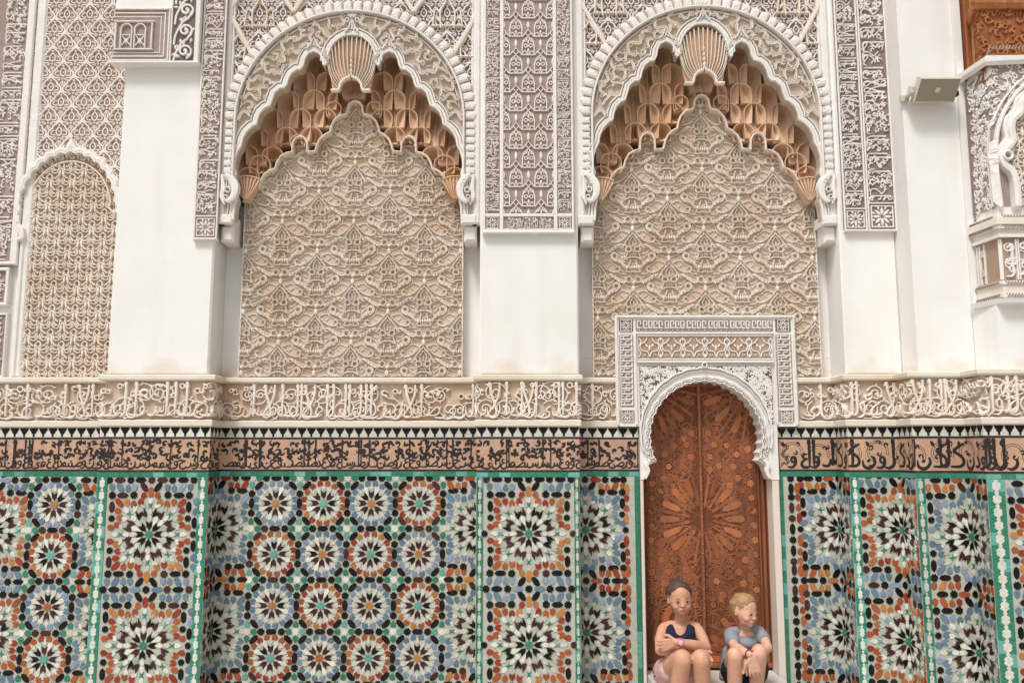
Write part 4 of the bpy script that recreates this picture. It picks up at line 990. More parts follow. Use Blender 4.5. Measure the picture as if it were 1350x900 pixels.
for cx_ in (xq(167.5, yb, 40), xq(185.5, yb, 40)):
    R = Rel(); r = .036
    R.rib([(cx_-r, za)]+[(cx_+r*cos(a), zb2-.045+r*1.05*sin(a)) for a in np.linspace(pi, 0, 9)]+[(cx_+r, za)], .008, .016, smooth=False); R.rib([(cx_-r, zb2-.085), (cx_+r, zb2-.085)], .006, .013, smooth=False)
    R.rib([(cx_-r*.8, za+.02), (cx_-r*.2, za+.05), (cx_-r*.7, za+.085)], .007, .012); R.rib([(cx_+r*.8, za+.02), (cx_+r*.2, za+.05), (cx_+r*.7, za+.085)], .007, .012); R.drop(cx_, za+.02, .06, .014, pi/2, .013)
    w_ = put('window_tracery', R.arrays(), 'carved_white', t, Y=yb+.004)
R = Rel(); R.rib([(xq(153, yb, 40), za), (xq(153, yb, 40), zb2)], .012, .017, smooth=False); R.rib([(xq(201, yb, 40), za), (xq(201, yb, 40), zb2)], .010, .017, smooth=False); R.rib([(xq(152, yb, 40), za-.008), (xq(203, yb, 40), za-.008)], .009, .017, smooth=False); R.rib([(xq(152, yb, 40), zb2+.01), (xq(203, yb, 40), zb2+.01)], .009, .017, smooth=False)
put('window_frame', R.arrays(), 'carved_white', t, Y=yb+.004)
# S-scroll strip on the block
sx0, sx1 = xq(227, yb, 40), xq(257, yb, 40); sz0, sz1 = zz(81, yb), ZTOP-.01
b = MB(); b.box(sx0, sx1, yb+.006, yb+.0125, sz0, sz1); b.build('strip_ground', 'ground_dark', t)
R = Rel(); cxs = (sx0+sx1)/2; k = 0; z_ = sz0+.07
while z_ < sz1:
    f = 1 if k % 2 else 1
    spiral(R, cxs+.012, z_, .052, .014, .012, 1.35, ph=-pi/2+.3, flip=1, leaves=False)
    R.rib([(cxs-.06, z_-.10), (cxs-.05, z_-.03), (cxs-.01, z_+.055), (cxs+.03, z_+.09), (cxs+.055, z_+.14)], .013, .012)
    for q in range(7): R.drop(cxs+random.uniform(-.06, .06), z_+random.uniform(-.07, .07), .04, .016, random.uniform(0, 6), .011)
    z_ += .145; k += 1
put('scroll_carving', clip_rect(R.arrays(), sx0, sx1, sz0, sz1), 'carved_white', t, Y=yb+.006)
b = MB(); b.bbox(sx0-.012, sx0-.0005, yb-.004, yb+.0125, sz0-.005, sz1, .003); b.bbox(sx1+.0005, x1, yb-.004, yb+.0125, sz0-.005, sz1, .004); b.build('fillet', 'carved_white', t)

def script_strip(label, pa, pb, ybot, Yp, Wpx, seed, m_g='ground_mauve', m_c='carved_pale', star=True, ws=1.0, ref=150):
    xa, xb = xq(pa, Yp, ref), xq(pb, Yp, ref); z0 = zz(ybot, Yp)
    t = thing('script_strip', label, 'carved strip', (xa, Yp, z0))
    b = MB(); b.bbox(xa, xb, Yp-.004, YQ+.004, z0, z0+.014, .004); b.build('sill', 'carved_white', t); b = MB(); b.box(xa+.001, xb-.001, Yp+.010, YQ+.002, z0+.0145, ZTOP); b.build('panel_ground', m_g, t)
    b = MB(); w = .011; b.bbox(xa, xa+w, Yp, Yp+.0105, z0+.0145, ZTOP, .003); b.bbox(xb-w, xb, Yp, Yp+.0105, z0+.0145, ZTOP, .003)
    zs = z0+.02
    if star: zs = z0+.02+(xb-xa-2*w); b.bbox(xa+w+.0005, xb-w-.0005, Yp, Yp+.0105, zs, zs+.008, .002)
    b.build('moulding', 'carved_white', t)
    Wd = xb-xa-2*w
    put('carving', rot90(script_run(ZTOP-zs-.02, Wd, seed, ws), xa+w, zs+.01), m_c, t, Y=Yp+.010)
    if star:
        R = Rel(); star_square(R, (xa+xb)/2, z0+.018+Wd/2, Wd*.42, .009); put('star_plaque', R.arrays(), m_c, t, Y=Yp+.010)
    return t
script_strip('upright dense script strip hanging along the left pier beside the left niche', 257, 288.5, 316, -.20, 20, 41, star=True, ref=250)

# ------------------------------------------------------------------ long carved panel on the middle pier
ym = -.205
t = thing('stucco_relief', 'long upright lancet lattice panel with script borders on the middle pier', 'carved panel', (xq(697, ym), ym, 3.1))
x0, x1 = xq(637, ym, 290), xq(757, ym, 290); z0 = zz(308, ym)
b = MB(); b.bbox(x0-.004, x1+.004, ym-.008, YQ+.003, z0, z0+.022, .006); b.build('sill', 'carved_white', t); b = MB(); b.box(x0, x1, ym+.012, YQ+.002, z0+.0225, ZTOP); b.build('panel_ground', 'ground_mauve', t)
xs = [x0, x0+.014, x0+.108, x0+.132, x1-.132, x1-.108, x1-.014, x1]
zr = [z0+.0225, z0+.034, z0+.115, z0+.135]
b = MB()
for a, c in ((0, 1), (2, 3), (4, 5), (6, 7)): b.bbox(xs[a], xs[c], ym, ym+.0125, zr[0], ZTOP, .004)
for a, c in ((1, 2), (3, 4), (5, 6)):
    b.bbox(xs[a]+.0005, xs[c]-.0005, ym+.001, ym+.0125, zr[0], zr[1], .003); b.bbox(xs[a]+.0005, xs[c]-.0005, ym+.001, ym+.0125, zr[2], zr[3], .003)
b.build('moulding', 'carved_white', t)
for a, c, sd2 in ((1, 2, 51), (5, 6, 52)):
    put('script_border', rot90(script_run(ZTOP-zr[3]-.01, xs[c]-xs[a], sd2, 1.0), xs[a], zr[3]+.004), 'carved_pale', t, Y=ym+.012)
    R = Rel(); star_square(R, (xs[a]+xs[c])/2, (zr[1]+zr[2])/2, .036, .011); put('star_plaque', R.arrays(), 'carved_pale', t, Y=ym+.012)
A = script_run(xs[4]-xs[3]-.01, zr[2]-zr[1], 53, 1.0); V = A[0].copy(); V[:,0] += xs[3]+.005; V[:,1] += zr[1]
put('script_plaque', (V, A[1]), 'carved_pale', t, Y=ym+.012)
A = lattice(LN, 32.5/197, 51.3/197, xs[3], xs[4], zr[3], ZTOP, (xs[3]+xs[4])/2+.0825, zz(36, ym))
put('carving', A, 'carved_pale', t, Y=ym+.012)
# two strips right of the door
script_strip('upright script strip beside the right niche, tan knot at its foot', 1113.5, 1144, 305, YS1-.03, 20, 61, star=True, ref=290, ws=1.0, m_g='ground_spandrel')
script_strip('upright script strip on the outer side, dark star square at its foot', 1145, 1183, 305, YS1-.03, 20, 62, star=True, ref=290, ws=1.0, m_g='ground_spandrel')
# ------------------------------------------------------------------ muqarnas niches
OUT = [(0,48),(9,48.6),(16,52),(23,58),(27,64),(30.5,73),(32,84),(35.5,88.5),(38.6,87),(39.2,80),(43.5,72.5),(50.5,69.4),(57.5,72),(61.5,79),(63,87),(66.5,92.6),(73,93.6),(79,98),(83,106),(84.5,113),(88,117.2),(94,118),(100.5,123.5),(103,132),(106,140.5),(112,143),(118,148.5),(121.5,157),(123,165),(129,168),(136,175),(140.5,184),(142,193),(146,200),(149,210),(149.5,221),(147,230),(150,238),(151,246),(147,256),(145,264),(147,272),(148,290)]
INN = [(0,133),(5,134.5),(9,139),(10,146),(12,150.5),(21,152.5),(28,159),(31.5,167),(33,174),(39,177),(46,183),(50,191),(52,199),(63,200),(63.5,188),(67,182),(73,179.6),(79,182),(82.6,188),(83,200),(90,201.5),(98,206),(103,214),(105,222),(113,225),(120,231),(124,239),(127,246),(135,250),(141,257),(144,266)]
CELLS = []     # dx, ytop, w, tier
for tier, y_, xs_ in ((0,70.5,(51,)), (1,95,(37,67.5)), (2,119.5,(20.5,54,88)), (3,144,(37.5,71,108)), (4,168.5,(55,88.5,127)), (5,193,(106,139)), (6,205,(122,)), (7,222,(136,)), (5,178,(73,)), (3,134,(27,))):
    for x_ in xs_: CELLS.append((x_, y_+random.uniform(-1, 1), (27 if tier else 24) if x_ not in (73, 27) else 19, tier))
def inn_y(dx):
    for (a, b_), (c, d) in zip(INN, INN[1:]):
        if min(a, c) <= dx <= max(a, c) and c != a: return b_+(d-b_)*(dx-a)/(c-a)
    return 266
def muq_cell(cx, zt, w, zb, yf, depth):
    """one cell: arched hollow with a central crease, tapering to a narrow foot between the cells below"""
    m = MB(); h = w/2; rim = .0045; zs = zt-h*1.0; zm = zb+(zt-zb)*.30; zm = min(zm, zs-.005)
    rows = []
    for r in range(5): t_ = r/5; rows.append((zb+(zm-zb)*t_, h*(.90+.10*t_**.7)))
    rows.append((zm, h)); rows.append((zs, h))
    for r in range(1, 7):
        th = r/6*pi/2; rows.append((zs+(zt-zs)*sin(th)**.9, h*max(.0, cos(th))))
    N = 12; V = []; n = N+1+4
    for z_, hw in rows:
        k = hw/h; top_ = max(0, (z_-zs)/(zt-zs)); dz = rim if z_ >= zt-1e-6 else rim*top_
        o_ = hw+rim
        V += [(cx-o_, YVB-.01, z_+dz), (cx-o_, yf, z_+dz)]
        for i in range(N+1):
            x = -cos(pi*i/N); d_ = depth*(1-abs(x)**2.4)*(1-.30*max(0, 1-abs(x)*4))*(min(1, k*1.25)**.7 if z_ > zs else .22+.78*max(0, (z_-zb)/(zs-zb))**1.3)
            V.append((cx+x*hw, yf+.001+d_, z_))
        V += [(cx+o_, yf, z_+dz), (cx+o_, YVB-.01, z_+dz)]
    m.add(V, [(r*n+i, r*n+i+1, (r+1)*n+i+1, (r+1)*n+i) for r in range(len(rows)-1) for i in range(n-1)])
    m.add([V[0], V[1], V[n-2], V[n-1]], [(3, 2, 1, 0)])
    return m
def shell(R, cx, cz, r, n, a0, a1, w, h, r0=.12, base=0.0):
    for i in range(n):
        a = a0+(a1-a0)*i/(n-1)
        R.rib([(cx+r*r0*cos(a), cz+r*r0*sin(a)), (cx+r*.6*cos(a+.05*(i-n/2)/n), cz+r*.6*sin(a)), (cx+r*cos(a), cz+r*sin(a))], [w*.45, w, w*1.2], h, base, k=2)
    R.rib([(cx+r*1.06*cos(a), cz+r*1.06*sin(a)) for a in np.linspace(a0, a1, 14)], w*.9, h, base, k=2)
def niche(label, cx_px, ref_py, dy_map, xl, xr, panel_px, panel_c, door_cut, seed):
    random.seed(seed); YF = -.155
    Xc = at(cx_px, ref_py, YF)[0]
    t = thing('muqarnas_niche', label, 'wall niche', (Xc, YF, 2.5))
    zf = lambda y, Y=YF: zz(dy_map(y), Y)
    sx = lambda Y: (Y+D)/(YF+D)/199.0
    out = [(Xc+a*sx(YF), zf(b_)) for a, b_ in OUT]
    full = [(2*Xc-a, b_) for a, b_ in out[::-1]]+out[1:]
    # --- back panel with the big interlace
    pc = at(panel_c, 400, YB)[0]; YN = YB-.06; hw0, hw1 = pc-at(panel_px[0], 400, YB)[0], at(panel_px[1], 400, YB)[0]-pc
    inn = [(a/144*min(hw0, hw1)*.985, zz(dy_map(b_)+1, YN-.05)) for a, b_ in INN]
    inn[-1] = (min(hw0, hw1), inn[-1][1]); zbp = ZL+.004
    reg = [(pc-hw0, zbp), (pc-hw0, inn[-1][1])]+[(pc-a, b_) for a, b_ in inn[::-1]]+[(pc+a, b_) for a, b_ in inn[1:]]+[(pc+hw1, inn[-1][1]), (pc+hw1, zbp)]
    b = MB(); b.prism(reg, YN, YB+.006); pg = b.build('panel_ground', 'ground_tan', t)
    A = lattice(BIG, BW, BH, pc-hw0, pc+hw1, zbp, inn[0][1]+.02, pc, zz(panel_px[2], YB))
    A = clip_poly(A, reg)
    if door_cut: A = clip_poly(A, door_cut, True)
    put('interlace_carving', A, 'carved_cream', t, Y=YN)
    R = Rel(); R.rib(reg[1:-1], .016, .070, smooth=False, jit=False); R.rib([reg[0], reg[1]], .009, .018, smooth=False); R.rib([reg[-1], reg[-2]], .009, .018, smooth=False)
    put('panel_border', R.arrays(), 'carved_cream', t, Y=YN)
    # --- backing of the muqarnas vault
    b = MB(); V_ = [(Xc-.80, inn[-1][1]-.10), (Xc+.80, inn[-1][1]-.10), (Xc+.80, out[0][1]+.05), (Xc-.80, out[0][1]+.05)]
    b.prism(V_, YVB-.03, YVB-.002); b.build('vault_backing', 'muqarnas_ochre', t)
    for dx, yt, w, tier in CELLS:
        yb_ = min(yt+(49 if tier < 6 else 44), max(yt+14, inn_y(max(0, dx-6))+1))
        for s in (-1, 1):
            Yk = -.018-.006*tier-random.uniform(0, .003)
            kx = sx(Yk); cell = muq_cell(Xc+s*dx*kx, zz(dy_map(yt), Yk), w*kx, zz(dy_map(yb_), Yk), Yk, .105)
            cell.build('muqarnas_cell', 'muqarnas_ochre', t)
    # centre: small arch below the conch and flat back
    Yk = -.06; muq_cell(Xc, zz(dy_map(101), Yk), 29*sx(Yk), zz(dy_map(129), Yk), Yk, .07).build('muqarnas_cell', 'muqarnas_ochre', t)
    # conch
    R = Rel(); Yc = YF+.015; zi = zz(dy_map(119), Yc); zo = zz(dy_map(82), Yc); kx = sx(Yc)
    for i in range(17):
        a = pi*i/16; p0 = (Xc+15.5*kx*cos(a), zi+17*kx*sin(a)); p1 = (Xc+32.5*kx*cos(a), zo+34*kx*sin(a))
        R.rib([p0, (p0[0]*.36+p1[0]*.64, p0[1]*.62+p1[1]*.38), p1], [.005, .0065, .0085], .026, k=3)
    put('conch_rib', R.arrays(), 'carved_cream', t, Y=Yc)
    b = MB(); b.prism([(Xc+25*kx, zi)]+[(Xc+31.8*kx*cos(a), zo+34*kx*sin(a)) for a in np.linspace(0, pi, 20)]+[(Xc-25*kx, zi)]+[(Xc+15*kx*cos(a), zi+16*kx*sin(a)) for a in np.linspace(pi, 0, 9)], Yc+.002, Yc+.03); b.build('conch_hollow', 'muqarnas_ochre', t)
    R = Rel(); R.rib([(Xc-26*kx, zi-.012), (Xc-16*kx, zi-.012)]+[(Xc+15*kx*cos(a), zi+16*kx*sin(a)) for a in np.linspace(pi, pi/2+.15, 6)]+[(Xc, zi+.105)]+[(Xc+15*kx*cos(a), zi+16*kx*sin(a)) for a in np.linspace(pi/2-.15, 0, 6)]+[(Xc+16*kx, zi-.012), (Xc+26*kx, zi-.012)], .018, .03, smooth=False)
    for k in range(4): R.drop(Xc, zi+.10+k*.035, .045, .026-k*.004, pi/2, .034)
    put('conch_lip', R.arrays(), 'carved_cream', t, Y=Yc-.004)
    # fan shells at the springing
    for s in (-1, 1):
        Yk = -.075; R = Rel(); cx_ = Xc+s*137*sx(Yk); cz_ = zz(dy_map(266), Yk)
        shell(R, cx_, cz_, .165, 9, pi/2-.62-s*.1, pi/2+.62-s*.1, .010, .014)
        put('fan_shell', R.arrays(), 'muqarnas_ochre', t, Y=Yk)
        b = MB(); b.prism([(cx_-.005, cz_)]+[(cx_+.17*cos(a), cz_+.17*sin(a)) for a in np.linspace(pi/2+.66-s*.1, pi/2-.66-s*.1, 10)]+[(cx_+.005, cz_)], Yk+.0005, YB); b.build('fan_back', 'muqarnas_ochre', t)
    # --- front plate with lobed opening (reveal goes back 7 cm)
    zb_ = zf(290); zc_ = zf(159); R1 = .845; R0 = .765
    top = zc_+R1
    def circ(r, a): return (Xc+r*cos(a), zc_+r*sin(a))
    arcs = [circ(R1, a) for a in np.linspace(0, pi, 40)]
    plate = full+[(Xc+R1, zb_+.0)]+[(Xc+R1, zc_-.02)]+arcs+[(Xc-R1, zc_-.02), (Xc-R1, zb_)]
    # limit to the room between the piers
    plate = [(min(max(x, xl), xr), z) for x, z in plate]
    mb = MB(); n = len(plate); V = [(x, YF, z) for x, z in plate]+[(x, YF+.07, z) for x, z in plate]
    mb.add(V, [tuple(range(n))[::-1]]+[(i, (i+1) % n, n+(i+1) % n, n+i) for i in range(n)]); mb.build('archivolt_ground', 'archivolt_stone', t)
    # mouldings that follow the lobes
    R = Rel()
    def off(P, d):
        P = np.array(P); T_ = np.gradient(P, axis=0); T_ /= np.hypot(T_[:,0], T_[:,1])[:,None]
        return P+np.stack([-T_[:,1], T_[:,0]], 1)*d
    mold = full
    R.rib(off(mold, .008), .016, .020, smooth=False, jit=False); R.rib(off(mold, .028), .020, .013, smooth=False, jit=False); R.rib(off(mold, .047), .009, .020, smooth=False, jit=False)
    V, Fq = R.arrays(); V[:,0] = np.clip(V[:,0], xl, xr); put('lobed_moulding', (V, Fq), 'carved_white', t, Y=YF)
    # pointed tips over the lobes beside the conch and above it
    R = Rel()
    for a, yb2, hh in ((0, 40, .075), (-50.5, 62, .06), (50.5, 62, .06)):
        z_ = zf(yb2)-.004
        R.rib([(Xc+a*sx(YF)-.045, z_-.02), (Xc+a*sx(YF)-.02, z_+.012), (Xc+a*sx(YF), z_+hh), (Xc+a*sx(YF)+.02, z_+.012), (Xc+a*sx(YF)+.045, z_-.02)], .012, .03, smooth=False); R.drop(Xc+a*sx(YF), z_-.005, hh*.8, .022, pi/2, .024)
        for s in (-1, 1): R.comma(Xc+a*sx(YF)+s*.018, z_, .011, 0, .02, flip=s, w=.006)
    put('pointed_tip', R.arrays(), 'carved_white', t, Y=YF)
    # scalloped outer ring
    ring = [(Xc+(R0+.04), zb_+.03), (Xc+R0+.04, zc_-.03)]
    N = 38; mb = MB(); R = Rel()
    for i in range(N):
        a0, a1 = pi*i/N, pi*(i+1)/N; am = (a0+a1)/2
        p = [circ(R1-.078, a0+.004), circ(R1-.078, a1-.004), circ(R1-.01, a1-.006), circ(R1+.008, am), circ(R1-.01, a0+.006)]
        R.blob(p, .020)
        c_ = circ(R0+.022, am); R.rib([(c_[0]+.015*cos(am+b2), c_[1]+.015*sin(am+b2)) for b2 in np.linspace(-1.9, 1.9, 7)], .005, .020, k=2); R.disk(c_[0], c_[1], .005, .020, n=6)
    for s in (-1, 1):
        z_ = zc_-.012
        while z_ > zf(236):
            x_ = Xc+s*(R1-.044); R.blob([(x_-.034, z_), (x_+.034, z_), (x_+.034+s*.010, z_-.024), (x_+.034, z_-.048), (x_-.034, z_-.048)], .020); z_ -= .052
    for i in range(90):
        a = pi*(i+.5)/90; c_ = circ(R0+.002, a); R.disk(c_[0], c_[1], .0055, .036, n=5)
    V, Fq = R.arrays(); V[:,0] = np.clip(V[:,0], xl, xr); put('scalloped_ring', (V, Fq), 'carved_white', t, Y=YF-.004)
    R = Rel()
    P = [(Xc+R0-.004, zf(236))]+[circ(R0-.004, a) for a in np.linspace(0, pi, 60)]+[(Xc-R0+.004, zf(236))]
    R.rib(P, .014, .036, smooth=False, jit=False)
    P = [circ(R0-.030, a) for a in np.linspace(.12, pi-.12, 60)]; R.rib(P, .006, .012, smooth=False, jit=False)
    put('ring_fillet', R.arrays(), 'carved_white', t, Y=YF-.004)
    # scroll volutes at the springing
    for s in (-1, 1):
        R = Rel(); x_ = Xc+s*.775
        q = lambda P: [(x_+s*a, b_) for a, b_ in P]
        z3 = zf(236)
        R.rib(q([(.03,z3+.02),(-.01,z3-.01),(-.035,z3-.06),(-.03,z3-.12),(.0,z3-.16),(.03,z3-.15)]), [.03,.05,.055,.045,.03,.02], .04); R.rib(q([(.055,z3+.02),(.045,z3-.06),(.05,z3-.13),(.03,z3-.18)]), [.02,.03,.03,.012], .036)
        R.ring(x_+s*.012, z3-.085, .017, .010, .045); R.ring(x_+s*.02, z3-.135, .013, .009, .045); R.comma(x_-s*.01, z3-.03, .022, 0, .045, flip=s, w=.012)
        V, Fq = R.arrays(); V[:,0] = np.clip(V[:,0], xl, xr); put('volute', (V, Fq), 'carved_white', t, Y=YF-.004)
        b = MB(); xa, xb_ = sorted((max(xl, min(xr, x_-s*.02)), max(xl, min(xr, x_+s*.075))))
        b.bbox(xa-.01, xb_, YF-.02, YB, zb_-.03, zb_+.035, .01); b.bbox(xa+.01, xb_, YF+.02, YB, zb_-.14, zb_-.0305, .015); b.build('corbel', 'carved_white', t)
    # --- curls of the archivolt
    R = Rel(True); pts = []; lob = off(mold, .058)
    cand = 0
    lp = np.array([tuple(q) for q in lob])
    while cand < 2600 and len(pts) < 78:
        cand += 1
        a = random.uniform(.02, pi/2-.035); r = random.uniform(.40, R0-.045); x_, z_ = Xc+r*cos(a), zc_+r*sin(a)
        if z_ < zf(205): continue
        if inside(list(map(tuple, lob))+[(Xc-.9, zb_-1), (Xc+.9, zb_-1)][::-1], np.array([x_]), np.array([z_]))[0]: continue
        d = np.min(np.hypot(lp[:,0]-x_, lp[:,1]-z_))
        if d < .030: continue
        if any(hypot(x_-p[0], z_-p[1]) < .062 for p in pts): continue
        pts.append((x_, z_, a))
    for x_, z_, a in pts:
        kind = random.random(); an = a+random.choice([0, pi/2, -pi/2, pi])+random.uniform(-.5, .5); f = random.choice([-1, 1]); L_ = random.uniform(.045, .06)
        for s in (1, -1):
            xx = Xc+s*(x_-Xc); aa = an if s == 1 else pi-an; ff = f*s
            ca, sa = cos(aa), sin(aa)
            q = lambda P: [(xx+ca*u*L_-sa*v*ff*L_, z_+sa*u*L_+ca*v*ff*L_) for u, v in P]
            if kind < .62:      # S stroke with ring heads
                R.rib(q([(-.95,.32),(-.7,.55),(-.45,.3),(-.2,-.1),(.15,-.3),(.5,-.05),(.75,.35),(1.0,.3)]), [.010,.016,.019,.020,.020,.018,.016,.012], .024, k=3)
                e = q([(-.85,.25),(.9,.15)]); R.ring(e[0][0], e[0][1], .011, .009, .025, n=8); R.ring(e[1][0], e[1][1], .011, .009, .025, n=8)
            elif kind < .85:
                R.comma(xx, z_, L_*.75, aa, .024, turns=.8, w=.018, flip=ff); R.drop(xx, z_, L_*1.1, .022, aa+2, .02)
            else:
                R.rib(q([(-.9,-.2),(-.2,.0),(.5,-.1),(.9,.3)]), [.01,.017,.017,.01], .024, k=3); R.drop(xx+ca*L_*.3, z_+sa*L_*.3, L_*.8, .022, aa+1.3, .022)
    # slender stems beneath the curls
    for k in range(30):
        a = random.uniform(.05, pi/2); r = random.uniform(.45, R0-.06)
        for s in (1, -1):
            c_ = (Xc+s*r*cos(a), zc_+r*sin(a)); P = [(c_[0]+.07*cos(b2)*s, c_[1]+.07*sin(b2)) for b2 in np.linspace(a, a+2.6, 8)]
            R.rib(P, .006, .010, k=2)
    A = R.arrays(); ctr = [tuple(q) for q in off(mold, .053)]
    poly = ctr+[(Xc+R0-.012, zf(225))]+[circ(R0-.012, a) for a in np.linspace(0, pi, 50)]+[(Xc-R0+.012, zf(225))]
    poly = ctr+[(p[0], p[1]) for p in [(Xc+R0-.012, zf(225))]+[circ(R0-.012, a) for a in np.linspace(0, pi, 50)]+[(Xc-R0+.012, zf(225))]]
    # palmette on the crown
    R2 = Rel(); z_ = zf(26)
    for an in (pi/2, pi/2-.7, pi/2+.7, -pi/2): R2.drop(Xc, z_, .055, .024, an, .028)
    for s in (-1, 1): R2.ring(Xc+s*.035, z_-.012, .013, .008, .026)
    put('crown_palmette', R2.arrays(), 'carved_white', t, Y=YF)
    put('scroll_carving', clip_poly(A, poly), 'archivolt_cream', t, Y=YF)
    # --- spandrel field behind and outside the ring
    ZT2 = 5.5
    sp = [(xl, zb_)]+[(xl, ZT2), (xr, ZT2), (xr, zb_)]+[(min(xr-.001, Xc+R1-.02), zb_)]+[(min(xr-.001, circ(R1-.02, a)[0]), circ(R1-.02, a)[1]) for a in np.linspace(0, pi, 40)]+[(max(xl+.001, Xc-R1+.02), zb_)]
    sp = [(max(xl, min(xr, x)), z) for x, z in sp]
    s2 = thing('spandrel_relief', label.replace('deep muqarnas niche', 'latticed spandrels above the niche'), 'carved spandrel', (Xc, YF+.03, 4.2))
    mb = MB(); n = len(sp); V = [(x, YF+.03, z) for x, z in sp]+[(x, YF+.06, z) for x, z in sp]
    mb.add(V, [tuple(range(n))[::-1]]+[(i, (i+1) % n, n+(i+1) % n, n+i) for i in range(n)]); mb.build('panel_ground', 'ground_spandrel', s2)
    outer = [circ(R1+.004, a) for a in np.linspace(-.3, pi+.3, 60)]
    A = lattice(OG, 32/200, 43/200, xl+.05, xr-.05, zf(110), ZT2, Xc, zf(20)); V = A[0].copy(); A = (V, A[1])
    put('carving', clip_poly(A, outer+[(Xc-R1, zb_), (Xc+R1, zb_)], True), 'carved_pale', s2, Y=YF+.03)
    zn = zf(15)
    for s in (-1, 1):
        R = Rel()
        e = xr-.02 if s > 0 else xl+.02
        for P in ([(e, zn), (e-s*.22, zn-.40)], [(e, zn), (e-s*.20, zn+.36)], [(e-s*.22, zn-.40), (e-s*.44, zn)], [(e-s*.44, zn), (e-s*.2, zn+.36)], [(e-s*.44, zn), (e-s*.66, zn+.36)]):
            R.rib(P, .030, .034, smooth=False, jit=False)
        for cxx, czz, hh in ((e-s*.21, zn-.02, .16), (e-s*.07, zn-.26, .12), (e-s*.44, zn+.22, .13)):
            R.rib([(cxx-.045, czz-hh*.6), (cxx-.05, czz+hh*.1), (cxx-.02, czz+hh*.5), (cxx, czz+hh*.75), (cxx+.02, czz+hh*.5), (cxx+.05, czz+hh*.1), (cxx+.045, czz-hh*.6)], .012, .028, k=3)
            R.rib([(cxx-.10, czz-hh*.5), (cxx-.085, czz+hh*.2), (cxx-.05, czz+hh*.1)], .010, .026, k=3); R.rib([(cxx+.10, czz-hh*.5), (cxx+.085, czz+hh*.2), (cxx+.05, czz+hh*.1)], .010, .026, k=3)
            R.rib([(cxx-.11, czz-hh*.5), (cxx+.11, czz-hh*.5)], .010, .026, smooth=False)
        put('lattice_rod', clip_poly(clip_rect(R.arrays(), xl, xr, zb_, ZT2), outer+[(Xc-R1, zb_), (Xc+R1, zb_)], True), 'carved_cream', s2, Y=YF+.028-s*.0006)
    b = MB()
    b.bbox(xl, xl+.05, YF-.012, YF+.06, zb_-.03, ZT2, .012); b.bbox(xl+.0502, xl+.066, YF+.004, YF+.06, zb_+.03, ZT2, .004); b.build('side_moulding', 'carved_white', s2); b = MB(); b.bbox(xr-.05, xr, YF-.012, YF+.06, zb_-.03, ZT2, .012); b.bbox(xr-.066, xr-.0502, YF+.004, YF+.06, zb_+.03, ZT2, .004); b.build('side_moulding', 'carved_white', s2)
mat('archivolt_stone', (.52,.44,.36), .9, .12, 10, .5, 70, tint=(.52,.42,.31), tamt=.6)
mat('archivolt_cream', (.71,.64,.56), .85, .08, 14, .45, 90, tint=(.64,.54,.42), tamt=.5)
XDOOR = at(929.9, 550, -.03)[0]
SL_, SR_ = at(811.5, 480, -.03)[0], at(1050, 480, -.03)[0]
niche('left deep muqarnas niche with lobed arch over a carved interlace panel', 461.8, 150, lambda y: y, PX1[1]-.0, PX2[0]+.0, (322.5, 610.5, 246), 466.5, None, 71)
def dm(y): return 57+(y-70)*1.075 if y < 275 else 273+(y-271)*.95
niche('right deep muqarnas niche with lobed arch above the wooden door', 930.0, 150, dm, PX2[1]+.0, XS1-.0, (780.5, 1074, 246+9), 927.5, [(SL_, zz(415, -.03)+.0), (SR_, zz(415, -.03)), (SR_, 1), (SL_, 1)], 72)
# ------------------------------------------------------------------ doorway
YD, YV = -.03, .12
cxd = at(929.9, 550, YD)[0]
PM = (YD+D)*cos(TILT)/F                # metres per photo px near the horizon on the surround plane
zc_d = zz(576, YD); RO = 72.5*PM
t = thing('door_surround', 'white lace-carved stucco surround with scalloped horseshoe arch round the wooden door', 'door surround', (cxd, YD, .2))
zt, zm, zs_, zf_ = zz(415.5, YD), zz(562, YD), zz(632, YD), .002
xL, xR = SL_, SR_; xl2, xr2 = DL+.004, DR-.004
def opening():
    P = [(cxd-83*PM, zs_), (cxd-81*PM, zz(628, YD)), (cxd-77.5*PM, zz(616, YD)), (cxd-75*PM, zz(612, YD))]
    N = 23; a0, a1 = radians(206), radians(-26)
    for i in range(N):
        for j in range(5):
            tt = (i+j/5)/N; a = a0+(a1-a0)*tt; k = 1+.045*abs(sin(pi*j/5))
            P.append((cxd+RO*k*cos(a), zc_d+RO*k*sin(a)*1.0))
    P += [(2*cxd-x, z) for x, z in P[3::-1]]
    return P
op = opening()
poly = [(xl2, zs_)]+op+[(xr2, zs_), (xr2, zm), (xR, zm), (xR, zt), (xL, zt), (xL, zm), (xl2, zm)]
mb = MB(); n = len(poly); V = [(x, YD, z) for x, z in poly]+[(x, YD+.145, z) for x, z in poly]
f = tuple(range(n)); ar = sum(poly[i][0]*poly[(i+1) % n][1]-poly[(i+1) % n][0]*poly[i][1] for i in range(n))
if ar > 0: mb.add(V, [f]+[(n+i, n+(i+1) % n, (i+1) % n, i) for i in range(n)])
else: mb.add(V, [f[::-1]]+[(i, (i+1) % n, n+(i+1) % n, n+i) for i in range(n)])
mb.build('arch_plate', 'carved_white', t)
b = MB(); jl, jr = cxd-83.5*PM, cxd+85.5*PM
b.bbox(xl2, jl, YD+.002, YV+.03, zf_, zs_-.001, .005); b.build('jamb', 'white_plaster', t)
b = MB(); b.bbox(jr, xr2, YD+.002, YV+.03, zf_, zs_-.001, .005); b.build('jamb', 'white_plaster', t)
